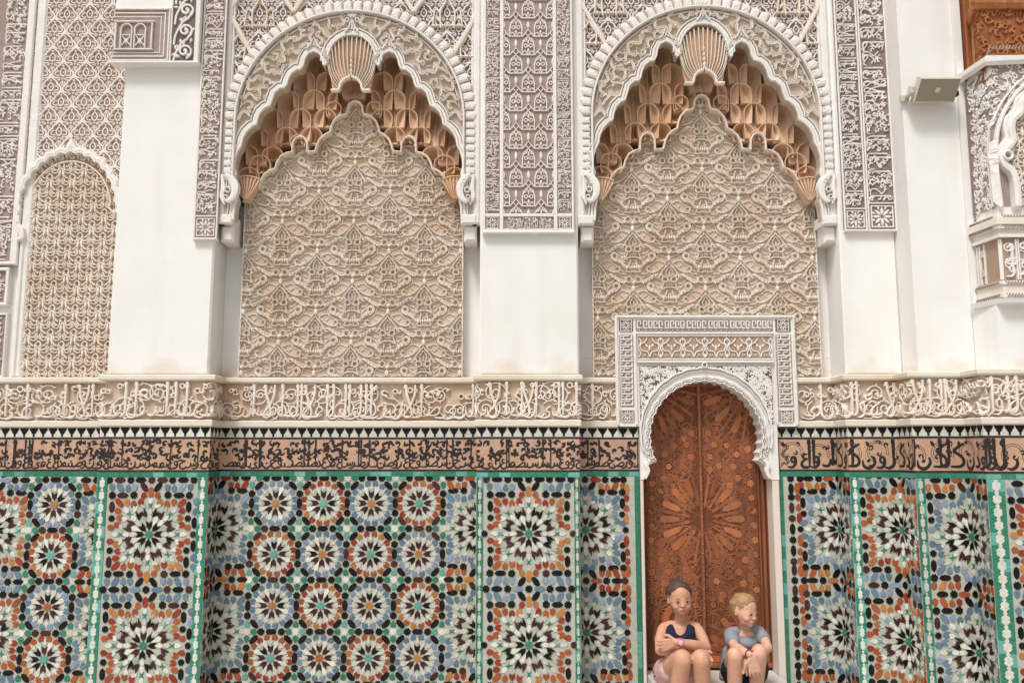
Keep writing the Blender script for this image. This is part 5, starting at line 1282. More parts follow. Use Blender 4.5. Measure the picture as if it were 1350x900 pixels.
for s in (-1, 1):
    R = Rel(); x_ = cxd+s*79*PM
    R.rib([(x_-s*.02, zz(606, YD)), (x_+s*.004, zz(612, YD)), (x_-s*.006, zz(620, YD)), (x_+s*.012, zz(630, YD))], [.02,.028,.03,.02], .022); put('capital', R.arrays(), 'carved_white', t, Y=YD)
# frames of the top
R = Rel()
def rectr(a, b_, c, d, w, h): R.rib([(a, c), (b_, c), (b_, d), (a, d)], w, h, closed=True, smooth=False, jit=False)
px = lambda x, y: at(x, y, YD)
x812, x838, x1021, x1049 = px(813.5, 480)[0], px(838, 480)[0], px(1021.5, 480)[0], px(1047.5, 480)[0]
z417, z439, z476, z559 = zz(417.5, YD), zz(439.5, YD), zz(477, YD), zz(559.5, YD)
R.rib([(x812, z559), (x812, z417), (x1049, z417), (x1049, z559)], .014, .014, smooth=False, jit=False)
R.rib([(x838, z559), (x838, z439), (x1021, z439), (x1021, z559)], .012, .016, smooth=False, jit=False)
R.rib([(x838+.012, zz(477, YD)), (x1021-.012, zz(477, YD))], .016, .024, smooth=False, jit=False)
R.rib([(x838+.012, zz(442.5, YD)), (x1021-.012, zz(442.5, YD)), (x1021-.012, zz(473.5, YD)), (x838+.012, zz(473.5, YD))], .007, .012, closed=True, smooth=False, jit=False)
R.rib([(x838+.02, zz(556, YD)), (x838+.02, zz(481, YD)), (x1021-.02, zz(481, YD)), (x1021-.02, zz(556, YD))], .006, .010, smooth=False, jit=False)
put('frame_moulding', R.arrays(), 'carved_white', t, Y=YD)
# dark grounds (thin inlaid sheets) and lace
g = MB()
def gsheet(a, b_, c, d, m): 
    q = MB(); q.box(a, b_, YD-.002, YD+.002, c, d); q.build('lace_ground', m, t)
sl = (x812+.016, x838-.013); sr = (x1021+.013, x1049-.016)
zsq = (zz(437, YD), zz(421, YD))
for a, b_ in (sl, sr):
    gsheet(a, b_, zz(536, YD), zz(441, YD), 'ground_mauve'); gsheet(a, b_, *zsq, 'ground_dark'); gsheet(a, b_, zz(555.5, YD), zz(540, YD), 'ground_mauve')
    for zq in (sum(zsq)/2, (zz(555.5, YD)+zz(540, YD))/2): R = Rel(); star_square(R, (a+b_)/2, zq, .036, .009); put('star_plaque', R.arrays(), 'carved_white', t, Y=YD)
    # square kufic-like lettering running upward
    R = Rel(); z_ = zz(536, YD)+.012; W = b_-a; k = 0
    while z_ < zz(441, YD)-.03:
        R.rib([(a+W*.12, z_), (b_-W*.10, z_)], .009, .009, smooth=False); R.rib([(b_-W*.12, z_), (b_-W*.12, z_+.026)], .009, .009, smooth=False)
        R.rib([(a+W*(.45 if k % 2 else .3), z_), (a+W*(.45 if k % 2 else .3), z_+.022), (a+W*.7, z_+.024)], .008, .009, smooth=False)
        R.drop(a+W*.08, z_+.016, .02, .010, .4, .009); z_ += .036; k += 1
    R.rib([(a+W*.08, zz(536, YD)), (a+W*.08, zz(441, YD))], .005, .008, smooth=False)
    put('square_script', R.arrays(), 'carved_white', t, Y=YD)
a, b_ = x838+.004, x1021-.004; c, d = zz(437, YD), zz(421.5, YD)
gsheet(a, b_, c, d, 'ground_mauve'); R = Rel(); x_ = a+.012; k = 0
while x_ < b_-.02:
    R.rib([(x_, c+.022), (x_, d-.006)], .008, .009, smooth=False); R.rib([(x_, d-.010), (x_+.020, d-.010), (x_+.020, d-.03-(k % 3)*.008)], .009, .009, smooth=False); R.rib([(x_, c+.024), (x_+.024, c+.024)], .008, .009, smooth=False); R.drop(x_+.006, c+.008, .014, .008, .2, .008)
    x_ += .034 if k % 4 else .042; k += 1
put('square_script', R.arrays(), 'carved_white', t, Y=YD)
a, b_, c, d = x838+.020, x1021-.020, zz(472, YD), zz(444, YD)
gsheet(a, b_, c, d, 'ground_brown'); R = Rel(); n = 6; w = (b_-a)/n; h = d-c
for i in range(n):
    cx_ = a+(i+.5)*w
    for s in (-1, 1):
        R.rib([(cx_, c+h*.06), (cx_+s*w*.12, c+h*.3), (cx_+s*w*.36, c+h*.36), (cx_+s*w*.42, c+h*.62), (cx_+s*w*.22, c+h*.74), (cx_+s*w*.1, c+h*.94)], .007, .010, k=3)
        R.rib([(cx_+s*w*.5, c+h*.96), (cx_+s*w*.38, c+h*.76), (cx_+s*w*.5, c+h*.5), (cx_+s*w*.40, c+h*.22), (cx_+s*w*.5, c+h*.04)], .007, .010, k=3)
        R.ring(cx_+s*w*.22, c+h*.16, .008, .004, .009, n=6); R.drop(cx_+s*w*.06, c+h*.5, .035, .014, pi/2-s*.7, .009)
    R.drop(cx_, c+h*.30, .05, .014, pi/2, .010); R.drop(cx_+w*.5, c+h*.02, .03, .012, pi/2, .009); R.drop(cx_+w*.5, c+h*.98, .03, .012, -pi/2, .009)
put('palmette_panel', clip_rect(R.arrays(), a, b_, c, d), 'carved_white', t, Y=YD)
# spandrels above the arch
a, b_, c, d = x838+.024, x1021-.024, zz(557, YD), zz(482.5, YD)
cir = [(cxd+86.5*PM*cos(q), zz(571, YD)+86.5*PM*sin(q)) for q in np.linspace(-.2, pi+.2, 60)]
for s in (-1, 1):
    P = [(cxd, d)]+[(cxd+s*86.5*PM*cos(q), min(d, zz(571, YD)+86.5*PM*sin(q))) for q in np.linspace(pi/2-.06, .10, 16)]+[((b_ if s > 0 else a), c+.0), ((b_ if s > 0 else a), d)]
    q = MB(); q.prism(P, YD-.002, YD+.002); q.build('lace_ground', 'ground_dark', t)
random.seed(81); R = Rel()
for k in range(1500):
    x_ = random.uniform(a, b_); z_ = random.uniform(c, d)
    if inside(cir, np.array([x_]), np.array([z_]))[0]: continue
    f_ = random.choice([-1, 1]); R.comma(x_, z_, random.uniform(.012, .018), random.uniform(0, 6), .008, turns=.85, w=.007, flip=f_, k=2)
    if k % 5 == 0: R.drop(x_, z_, .02, .009, random.uniform(0, 6), .008)
A = clip_poly(clip_rect(R.arrays(), a, b_, c, d), cir, True)
put('lace_carving', A, 'carved_white', t, Y=YD-.0015)
# mouldings of the arch
R = Rel()
def arc(r, w, h, a0=208, a1=-28, amp=0, N=23, cy=None, sub=5):
    cy = zc_d if cy is None else cy; P = []
    for i in range(N):
        for j in range(sub):
            tt = (i+j/sub)/N; q = radians(a0+(a1-a0)*tt); k = 1+amp*abs(sin(pi*j/sub)); P.append((cxd+r*PM*k*cos(q), cy+r*PM*k*sin(q)))
    R.rib(P, w, h, smooth=False, jit=False)
arc(86, .012, .022, 196, -16, .012, 15, zz(571, YD)); arc(82.6, .006, .014, 200, -20, .012, 15, zz(571.5, YD))
arc(73.2, .008, .022, 204, -24, .03, 23); arc(76.2, .006, .020, 204, -24, .03, 23); arc(79.0, .006, .012, 202, -22, .015, 23)
for i in range(23):
    q = radians(206-232*(i+.5)/23)
    for s in (-1, 1): R.drop(cxd+(72.4*cos(q)-s*1.6*sin(q))*PM, zc_d+(72.4*sin(q)+s*1.6*cos(q))*PM, .03, .009, q-s*.35, .026)
    R.disk(cxd+78.2*PM*cos(q+.05), zc_d+78.2*PM*sin(q+.05), .006, .018, n=6)
R.ring(cxd, zz(481.5, YD), .016, .008, .03); R.disk(cxd, zz(481.5, YD), .006, .025)
for s in (-1, 1):
    for k in range(5): R.comma(cxd+s*78*PM, zz(590+k*7, YD), .013, k, .02, w=.008, flip=s)
put('arch_moulding', R.arrays(), 'carved_white', t, Y=YD)

# ------------------------------------------------------------------ wooden door, two leaves
XV = at(925.6, 684, YV)[0]; PV = (YV+D)*cos(TILT)/F*.985; ZV = zz(684, YV)
def dv(dx, y): return (XV+dx*PV, zz(y, YV))
t = thing('wooden_door', 'tall double door of orange brown wood covered in star inlay behind the two children', 'door', (XV, YV, .2))
leafs = []
for s in (-1, 1):
    b = MB(); xa, xb_ = sorted((XV+s*.003, XV+s*.50)); b.bbox(xa, xb_, YV, YV+.05, .215, zz(498, YV), .002); lf = b.build('door_leaf', 'door_groove', t); leafs.append(lf)
b = MB(); b.bbox(XV-.014, XV+.006, YV-.022, YV-.001, .22, zz(500, YV), .005); b.build('cover_strip', 'door_wood', t)
R = Rel(); 
for k in range(30): R.disk(XV-.004, .3+k*.058, .006, .006, n=6)
put('stud', R.arrays(), 'door_light', t, Y=YV-.022)
for dx, w in ((74.5, .012), (79, .02), (85, .022)):
    b = MB(); b.bbox(XV+dx*PV, XV+dx*PV+w, YV-.012-(dx-74)*.001, YV-.0005, .22, zz(520, YV), .004); b.build('stile', 'door_wood', leafs[1])
b = MB(); b.bbox(XV-90*PV, XV-78*PV, YV-.012, YV-.0005, .22, zz(540, YV), .004); b.build('stile', 'door_wood', leafs[0])
b = MB(); b.bbox(XV-.45, XV+.45, YV-.02, YV-.0007, .216, .245, .005); b.build('bottom_rail', 'door_wood', t)
PIECES = {}
def raised(poly, h, bev):
    m = MB(); m.prism(poly, -h, 0, b=bev); return m
def inlay(x, z, kind, rot, m, sc=1.0):
    if z < .26 or z > zz(500, YV): return
    key = (kind, m, round(sc, 2))
    if key not in PIECES:
        if kind == 'hexagon_boss': P = [(cos(pi/3*i)*.026*sc, sin(pi/3*i)*.026*sc) for i in range(6)]
        elif kind == 'pentagon_boss': P = [(cos(2*pi/5*i)*.024*sc, sin(2*pi/5*i)*.024*sc) for i in range(5)]
        elif kind == 'ray_petal': P = [(a*PV*sc*.95, b_*PV*sc*.84) for a, b_ in [(-15,0),(-9,4.3),(9,5.4),(13.5,3),(13.5,-3),(9,-5.4),(-9,-4.3)]]
        elif kind == 'small_ray': P = [(a*PV*sc, b_*PV*sc) for a, b_ in [(-5,0),(0,2.2),(5,1.5),(5,-1.5),(0,-2.2)]]
        elif kind == 'kite_piece': P = [(a*PV*sc, b_*PV*sc) for a, b_ in [(-6,0),(1,3.6),(6,0),(1,-3.6)]]
        else: P = [(a*PV*sc, b_*PV*sc) for a, b_ in [(-4.5,-2.2),(4.5,-2.2),(4.5,2.2),(-4.5,2.2)]]
        mm = raised(P, .0065, .0025); me = bpy.data.meshes.new(kind); me.from_pydata(mm.V, [], mm.F); me.materials.append(MAT[m]); PIECES[key] = me
    lf = leafs[0] if x < XV else leafs[1]; base = LOC[lf.name]
    o = bpy.data.objects.new(kind, PIECES[key]); o.location = (x-base[0], YV-.0005-base[1], z-base[2]); o.rotation_euler = (0, -rot, 0); link(o, lf)
random.seed(83)
BOSS = [(11.2,570.8),(18.9,586),(35.4,587),(63.4,592),(48.4,599),(12.4,602),(24,614.6),(43,615),(65.5,614.5),(49.4,630),(65.5,637),(66.5,656),(67.5,673),(67.5,693),(68.5,712),(69,731),(55.4,738),(46.4,753.6),(68.4,754),(17,766),(52,769),(69,777),(25,784),(23,752),(38,640)]
BOSS += [(a, 2*684-y) for a, y in BOSS if 2*684-y > 790]
S_ = []
for a, y in BOSS:
    for s in (-1, 1):
        x, z = dv(s*a, y); S_.append((x, z)); lt = (s > 0 and random.random() < .55) or random.random() < .2
        inlay(x, z, random.choice(['hexagon_boss', 'hexagon_boss', 'pentagon_boss']), random.choice([0, pi/6, pi/2]), 'door_light' if lt else 'door_inlay')
def ray_star(cx, cy, r, n, sel=lambda a: True, light=lambda a: False, sc=1.0):
    x0, z0 = dv(cx, cy)
    for k in range(n):
        a = 2*pi*k/n
        if not sel(a): continue
        x, z = x0+r*PV*cos(a), z0+r*PV*sin(a)
        if abs(x-XV) < .022 or abs(x-XV) > 72*PV: continue
        inlay(x, z, 'ray_petal', a, 'door_light' if light(a) else 'door_inlay', sc)
        for rr, kd in ((r*.46, 'small_ray'), (r*1.52, 'kite_piece')):
            a2 = a+pi/n; x, z = x0+rr*PV*cos(a2), z0+rr*PV*sin(a2)
            if .018 < abs(x-XV) < 73*PV: inlay(x, z, kd, a2, 'door_inlay')
ray_star(0, 684, 43, 16, light=lambda a: cos(a) > .55 or (cos(a) < -.9))
for s in (-1, 1):
    ray_star(s*72, 506, 58, 16, sel=lambda a, s=s: sin(a) < .15 and -s*cos(a) > -.3, light=lambda a, s=s: s > 0 and sin(a) < -.3)
    ray_star(s*72, 868, 58, 16, sel=lambda a, s=s: sin(a) > -.5 and -s*cos(a) > -.3)
# strapwork: raised fillets round every boss and ray, per leaf
for li, s in ((0, -1), (1, 1)):
    R = Rel()
    for x, z in S_:
        if (x-XV)*s < 0: continue
        for rr, nn in ((.037, 6), (.052, 8)):
            R.rib([(x+rr*cos(2*pi*i/nn+.3), z+rr*sin(2*pi*i/nn+.3)) for i in range(nn)], .010, .006 if nn == 6 else .0045, closed=True, smooth=False)
    for cx, cy, r, n in ((0, 684, 43, 16), (s*72, 506, 58, 16), (s*72, 868, 58, 16)):
        x0, z0 = dv(cx, cy)
        for k in range(n):
            a = 2*pi*(k+.5)/n
            P = [(x0+q*PV*cos(a+d_), z0+q*PV*sin(a+d_)) for q, d_ in ((r*.40, 0), (r*.75, 0), (r*1.3, .0))]
            R.rib(P, .020, .006, smooth=False)
            a1 = 2*pi*k/n
            R.rib([(x0+q*PV*cos(a1+d_), z0+q*PV*sin(a1+d_)) for q, d_ in ((r*1.30, -pi/n), (r*1.48, 0), (r*1.30, pi/n))], .008, .006, smooth=False)
            R.rib([(x0+q*PV*cos(a1+d_), z0+q*PV*sin(a1+d_)) for q, d_ in ((r*.30, -pi/n), (r*.42, 0), (r*.30, pi/n))], .006, .006, smooth=False)
    for x, z in S_:
        if (x-XV)*s < 0: continue
        for q in range(6):
            a = q*pi/3+.5; R.rib([(x+.037*cos(a), z+.037*sin(a)), (x+.085*cos(a), z+.085*sin(a))], .011, .0055, smooth=False)
    for k in range(170):
        x = XV+s*random.uniform(.03, 72*PV); z = random.uniform(.26, 1.95)
        nn = random.choice([4, 6, 8]); rr = random.uniform(.03, .06)
        R.rib([(x+rr*cos(2*pi*i/nn), z+rr*sin(2*pi*i/nn)) for i in range(nn)], .012, .0045, closed=True, smooth=False)
    xa, xb_ = sorted((XV+s*.010, XV+s*74*PV))
    A = clip_rect(R.arrays(), xa, xb_, .25, zz(500, YV)); put('strapwork', A, 'door_wood', leafs[li], Y=YV)
    b = MB(); b.box(xa, xb_, YV-.0012, YV-.0002, .25, zz(500, YV)); b.build('panel_sheet', 'door_groove', leafs[li])
# stone step
b = MB(); b.bbox(jl+.004, jr-.004, -.40, YV+.05, 0, .2, .012); tag(b.build('door_step', 'marble_step'), 'pale worn stone step under the wooden door where the children sit', 'step')

# ------------------------------------------------------------------ carved window bay and cedar screen at top right
YW = -.66
def xw(px_, py=200, Y=YW): return at(px_, py, Y)[0]
t = thing('window_bay', 'carved stucco window bay with lobed arch cut by the right edge of the picture', 'window bay', (xw(1320), YW, 2.6))
xa = xw(1283, 280); xb_ = xw(1316, 280, YW-.09); zt_, zb_ = zz(78, YW), zz(282, YW)
# slanted left cheek (between the wall and the front) and front face
YV2 = YS3-.045; xb_ = xw(1316, 280, YV2); xa = xw(1283, 280, YS2-.02); P0 = (xa, YS2-.02); P1 = (xb_, YV2); P2 = (4.3, YV2)
DZ = zz(58, YV2)-zz(97, YS2)
def slope(b):
    out = []
    for v in (b.V if isinstance(b, MB) else b):
        tt = min(1, max(0, (v[0]-xa)/(xb_-xa))); kk = min(1, max(0, (v[2]-zz(180, YW))/(zz(70, YW)-zz(180, YW)))); out.append((v[0], v[1], v[2]-(1-tt)*DZ*kk))
    return out
pw = Path([P0, P1, P2])
b = MB(); pw.sweep([(-.12, zb_), (0, zb_), (0, zz(72, YW)), (-.12, zz(72, YW))], b); b.V = slope(b); b.build('bay_wall', 'carved_white', t)
# sloping top with rope edge, cut like the photo: the top of the cheek rises towards the front
b = MB(); pw.sweep([(-.02, zz(72, YW)), (.03, zz(72, YW)), (.045, zz(66, YW)), (.045, zz(60, YW)), (-.12, zz(54, YW))], b); b.V = slope(b); b.build('cornice', 'carved_white', t)
R = Rel()
n = int(pw.u[-1]/.02)
for i in range(n): R.rib([(i*.02, zz(65.5, YW)), (i*.02+.013, zz(60.5, YW))], .008, .008, smooth=False)
V, Fq = R.arrays(); V[:,2] += .030; mk('rope_border', slope([tuple(q) for q in pw.map(V)]), faces_list(Fq), 'ground_mauve', t)
b = MB(); b.box(XS2b+.0006, xa+.002, YS2-.018, YS2+.3, zz(398, YS3), ZTOP); b.build('side_fillet', 'white_plaster', t)
# spandrel carving on cheek and front
a0, a1, c0, c1 = .045, pw.u[-1], zz(270, YW), zz(82, YW)
b = MB(); pw.sweep([(.0005, c0), (.003, c0), (.003, c1), (.0005, c1)], b); 
R = Rel(); random.seed(91)
for k in range(900):
    u, z = random.uniform(a0, min(a1, .9)), random.uniform(c0, c1)
    R.comma(u, z, random.uniform(.016, .028), random.uniform(0, 6), .010, turns=.8, w=.010, flip=random.choice([-1, 1]), k=2)
ua = pw.u[1]+.37; zA = zz(205, YW)
hole = [(ua-.22-.03*abs(sin(q*3.5)), zA-.9+0*q) for q in (0,)]+[(ua-.40+.0, zA-.40)]+[(ua+.42*cos(a), zA-.05+.50*sin(a)) for a in np.linspace(pi, 0, 20)]+[(ua+.42, zA-.9)]
V, Fq = clip_poly(R.arrays(), hole, True); mk('carving', slope([tuple(q) for q in pw.map(V)]), faces_list(Fq), 'carved_white', t)
b.V = slope(b); b.build('panel_ground', 'ground_mauve', t)
# lobed arch face in front
R = Rel()
arch = [(ua-.27, c0-.01), (ua-.27, c0+.12), (ua-.285, c0+.20), (ua-.33, c0+.25), (ua-.345, c0+.31), (ua-.30, c0+.36), (ua-.27, c0+.40), (ua-.275, c0+.47), (ua-.26, c0+.53), (ua-.21, c0+.58), (ua-.19, c0+.65), (ua-.13, c0+.70), (ua-.05, c0+.76), (ua+.05, c0+.80)]
R.rib(arch, .045, .05, k=5, jit=False); sm_ = [(ua-.36, c0-.01), (ua-.37, c0+.3), (ua-.33, c0+.52), (ua-.22, c0+.70), (ua-.08, c0+.82), (ua+.05, c0+.86)]; R.rib(sm_, .022, .03, k=8, jit=False); R.rib([(u-.035, z+.015) for u, z in sm_], .012, .02, k=8, jit=False)
R.ring(ua-.315, c0+.30, .026, .018, .058, n=12); R.rib([(u-.03, z+.012) for u, z in arch[3:]], .03, .035, k=5, jit=False)
put('lobed_arch', R.arrays(), 'carved_white', t, pw)
b = MB(); q = Path([(float(pw.map(np.array([[ua-.27, 0, 0]]))[0][0]), YV2), (4.3, YV2)]); q.sweep([(.004, c0), (.006, c0), (.006, c0+.74), (.004, c0+.74)], b); b.build('arch_recess', 'ground_brown', t); A = lattice(LN, 26/200, 41/200, ua-.27, 1.2, c0, c0+.74, ua, c0); V = A[0].copy(); V[:,2] += .006; put('recess_lattice', (V, A[1]), 'carved_cream', t, pw)
# side rope and edge
R = Rel()
for i in range(int((zt_-zb_)/.02)): R.rib([(.012, zb_+i*.02), (.026, zb_+i*.02+.010)], .007, .008, smooth=False)
put('rope_border', R.arrays(), 'ground_mauve', t, pw)
# stepped base mouldings and lower inscription panel
for y0_, y1_, h_, m_ in ((282,287,.030,'carved_white'),(287,296,.045,'ledge_plaster'),(296,301,.036,'carved_white'),(301,308,.018,'carved_cream'),(308,312,.026,'carved_white'),(369,374,.020,'carved_white'),(374,385,.012,'carved_cream'),(385,391,.018,'carved_white')):
    b = MB(); pw.sweep([(-.10, zz(y1_, YW)), (h_, zz(y1_, YW)), (h_, zz(y0_, YW)-.001), (-.10, zz(y0_, YW)-.001)], b); b.build('base_moulding', m_, t)
    if y0_ in (282, 296, 369, 385):
        R = Rel()
        for i in range(int(pw.u[-1]/.018)): R.rib([(i*.018, zz(y1_, YW)+.004), (i*.018+.012, zz(y0_, YW)-.005)], .006, .006, smooth=False)
        V, Fq = R.arrays(); V[:,2] += h_; put('rope_border', (V, Fq), 'ground_mauve', t, pw)
b = MB(); pw.sweep([(-.10, zz(369, YW)+.001), (.002, zz(369, YW)+.001), (.002, zz(312, YW)-.002), (-.10, zz(312, YW)-.002)], b); b.build('panel_ground', 'ground_brown', t)
R = Rel(); z0, z1 = zz(367, YW), zz(314, YW)
for u in (.02, .045, .085, pw.u[1]-.004, pw.u[1]+.085, pw.u[1]+.10, pw.u[1]+.155): R.rib([(u, z0), (u, z1)], .010, .014, smooth=False)
for k, u in enumerate((.065, .065)): star_square(R, u, z0+.07+k*.12, .02, .012)
for k in range(5):
    for zq in (z0+.09, z0+.19): spiral(R, pw.u[1]+.04+k*.10, zq, .034, .009, .008, 1.3, ph=k, leaves=True)
A = script_run(.6, z1-z0-.02, 94, 1.3, h=.014); V = A[0].copy(); V[:,0] += pw.u[1]+.01; V[:,1] += z0+.01; 
R.rib([(0, z0+.002), (pw.u[-1], z0+.002)], .010, .014, smooth=False); R.rib([(0, z1), (pw.u[-1], z1)], .010, .014, smooth=False)
put('script_panel', R.arrays(), 'carved_white', t, pw); put('script_panel', (V, A[1]), 'carved_white', t, pw)
b = MB(); pl = Path([(xw(1280, 395, YS2-.03), YS2-.03), (xb_-.005, YV2-.012), (4.3, YV2-.012)])
pl.sweep([(-.10, zz(400, YW)), (.004, zz(398, YW)), (.012, zz(392, YW)), (-.10, zz(391.5, YW))], b); b.build('sill', 'white_plaster', t)
# cedar screen above
yc = YS2-.012
t = thing('cedar_screen', 'dark carved cedar panelling with a honey coloured post in the top right corner', 'wood panel', (xw(1310, 40, yc), yc, 4.2))
x0 = xw(1272, 60, yc); z_lo = zz(125, yc)
pc_ = Path([(x0+.068, YS2-.004), (xb_-.02, YV2+.02), (4.3, YV2+.02)])
b = MB(); b.bbox(x0, x0+.034, yc-.02, YS2+.02, z_lo, ZTOP, .006); b.build('outer_stile', 'cedar_dark', t)
b = MB(); b.bbox(x0+.0345, x0+.075, yc-.05, YS2+.02, z_lo, ZTOP, .012); b.build('post', 'cedar_light', t)
b = MB(); pc_.sweep([(-.02, zz(36, yc)), (.03, zz(36, yc)), (.045, zz(30, yc)), (.045, zz(27, yc)), (-.02, zz(24, yc))], b); b.build('rail', 'cedar_mid', t)
b = MB(); pc_.sweep([(-.03, z_lo), (.0, z_lo), (.0, ZTOP), (-.03, ZTOP)], b); b.build('carved_board', 'cedar_dark', t)
R = Rel(); random.seed(95)
for k in range(520): R.comma(random.uniform(.02, .7), random.uniform(z_lo, ZTOP-.4), random.uniform(.018, .034), random.uniform(0, 6), .012, turns=.7, w=.012, flip=random.choice([-1, 1]), k=2)
for i in range(40): R.rib([(i*.022, zz(42, yc)), (i*.022+.012, zz(38, yc))], .008, .010, smooth=False)
put('carving', clip_rect(R.arrays(), .01, .9, z_lo, ZTOP), 'cedar_mid', t, pc_)

# ------------------------------------------------------------------ loudspeaker
ys = YS2-.13
t = thing('loudspeaker', 'beige rectangular loudspeaker on a bracket tilted down from the white pier', 'loudspeaker', (xw(1236, 120, ys), ys, zz(120, ys)))
c0 = at(1236, 119, ys); w2 = .132; hh = .076; 
def tilt(x, y, z, a=.45):
    return (c0[0]+x, ys+y*cos(a)-z*sin(a), c0[1]+y*sin(a)+z*cos(a))
def tbox(x0, x1, y0, y1, z0, z1, m, name, taper=0, bev=.004):
    b = MB(); b.bbox(x0, x1, y0, y1, z0, z1, bev); V = [tilt(x*(1-taper*(y-y0)/(y1-y0)) - (z*-.16), y, z) for x, y, z in b.V]; return mk(name, V, b.F, m, t)
tbox(-w2, w2, 0, .12, -hh, hh, 'speaker_shell', 'housing', .25, .008)
tbox(-w2+.011, w2-.009, -.003, -.0003, -hh+.008, hh-.008, 'speaker_mesh', 'grille', 0, .001)
tbox(-.014, .014, -.0055, -.0032, -.014, .014, 'speaker_shell', 'badge', 0, .0006)
R_ = MB()
for s in (-1, 1):
    tbox(s*(w2+.006)-.006, s*(w2+.006)+.006, .03, .10, -.02, .02, 'speaker_shell', 'bracket_arm', 0, .002)
b = MB(); b.bbox(c0[0]-w2-.05, c0[0]-w2-.0, YS2-.03, YS2-.001, c0[1]-.03, c0[1]+.012, .004); b.bbox(c0[0]-w2-.03, c0[0]-w2-.008, YS2-.12, YS2-.031, c0[1]-.014, c0[1]+.002, .003); b.build('wall_bracket', 'speaker_shell', t)
b = MB(); b.box(c0[0]+w2+.006, c0[0]+w2+.018, ys+.03, ys+.06, c0[1]-.02, c0[1]+.008); b.build('knob', 'band_ink', t)
# ------------------------------------------------------------------ the two children
mat('skin_tan', (.56,.30,.195), .5, .08, 20, .12, 200, spec=.35)
mat('skin_fair', (.62,.35,.25), .5, .08, 20, .12, 200, spec=.35)
for n_ in ('skin_tan', 'skin_fair'):
    b_ = MAT[n_].node_tree.nodes['Principled BSDF']; b_.inputs['Subsurface Weight'].default_value = .12; b_.inputs['Subsurface Radius'].default_value = (.02, .008, .004)
mat('lip', (.42,.165,.12), .45, .05, 60); mat('hair_brown', (.085,.045,.027), .55, .35, 90, .5, 300, spec=.4); mat('hair_blond', (.34,.215,.10), .5, .3, 90, .5, 300, spec=.4)
mat('brow_dark', (.07,.04,.025), .7); mat('brow_light', (.27,.16,.08), .7); mat('eye_white', (.46,.43,.40), .6, spec=.1); mat('iris', (.03,.02,.016), .6, spec=.1)
mat('navy_knit', (.012,.016,.035), .85, .2, 40, .8, 24); mat('grey_knit', (.23,.245,.27), .9, .14, 22, 1.0, 20); mat('dark_short', (.02,.021,.026), .85)
mat('pink_print', (.66,.44,.41), .85, .2, 26, 1.0, 22, tint=(.45,.16,.16), tamt=.5); mat('print_dark', (.25,.05,.07), .8); mat('watch_pink', (.62,.16,.30), .4); mat('watch_face', (.75,.40,.52), .3); mat('cord', (.14,.035,.07), .7)

def K(px_, py_, Y): x, z = at(px_, py_, Y); return np.array([x, Y, z])
class Flesh:
    """closed overlapping forms that a voxel remesh turns into one continuous skin"""
    def __init__(s): s.m = MB()
    def ball(s, c, r, R=None, n=16, k=10):
        r = np.array([r]*3 if np.isscalar(r) else r, float); V = []; Fc = []
        for i in range(1, k):
            th = pi*i/k
            for j in range(n):
                ph = 2*pi*j/n; p = np.array([sin(th)*cos(ph), sin(th)*sin(ph), cos(th)])*r
                V.append(p)
        V += [np.array([0, 0, r[2]]), np.array([0, 0, -r[2]])]; t_, b_ = len(V)-2, len(V)-1
        for i in range(k-2):
            for j in range(n): Fc.append((i*n+j, (i+1)*n+j, (i+1)*n+(j+1) % n, i*n+(j+1) % n))
        for j in range(n): Fc.append((t_, j, (j+1) % n)); Fc.append((b_, (k-2)*n+(j+1) % n, (k-2)*n+j))
        if R is not None: V = [R@p for p in V]
        s.m.add([tuple(np.array(c)+p) for p in V], Fc)
    def limb(s, pts, rad):
        for i in range(len(pts)-1):
            a, b_ = np.array(pts[i]), np.array(pts[i+1]); L = np.linalg.norm(b_-a); k = max(2, int(L/(min(rad[i], rad[i+1])*.35)))
            d = (b_-a)/(L or 1); q = np.cross(d, [0, 0, 1.0]) if abs(d[2]) < .9 else np.cross(d, [1.0, 0, 0]); q /= np.linalg.norm(q); w = np.cross(d, q); n = 14; V = []; Fc = []
            for e, (c, r) in enumerate(((a, rad[i]), (b_, rad[i+1]))):
                for j in range(n): V.append(tuple(c+(q*cos(2*pi*j/n)+w*sin(2*pi*j/n))*r))
            V += [tuple(a), tuple(b_)]
            for j in range(n): Fc += [(j, (j+1) % n, n+(j+1) % n, n+j), (2*n, (j+1) % n, j), (2*n+1, n+j, n+(j+1) % n)]
            s.m.add(V, Fc); s.ball(a, rad[i], n=12, k=8)
        s.ball(pts[-1], rad[-1], n=12, k=8)
    def build(s, name, m, parent, vox=.005, smooth=4):
        o = mk(name, s.m.V, s.m.F, m, parent)
        md = o.modifiers.new('remesh', 'REMESH'); md.mode = 'VOXEL'; md.voxel_size = vox; md.use_smooth_shade = True
        sm = o.modifiers.new('smooth', 'SMOOTH'); sm.factor = .5; sm.iterations = smooth
        return o
def rot(yaw, pitch=0, roll=0):
    cy, sy, cp, sp, cr, sr = cos(yaw), sin(yaw), cos(pitch), sin(pitch), cos(roll), sin(roll)
    return np.array([[cy,-sy,0],[sy,cy,0],[0,0,1]])@np.array([[1,0,0],[0,cp,-sp],[0,sp,cp]])@np.array([[cr,0,sr],[0,1,0],[-sr,0,cr]])
def small(name, c, r, R, m, parent, n=12, k=8):
    f = Flesh(); f.ball(c, r, R, n, k); return mk(name, f.m.V, f.m.F, m, parent, smooth=True)
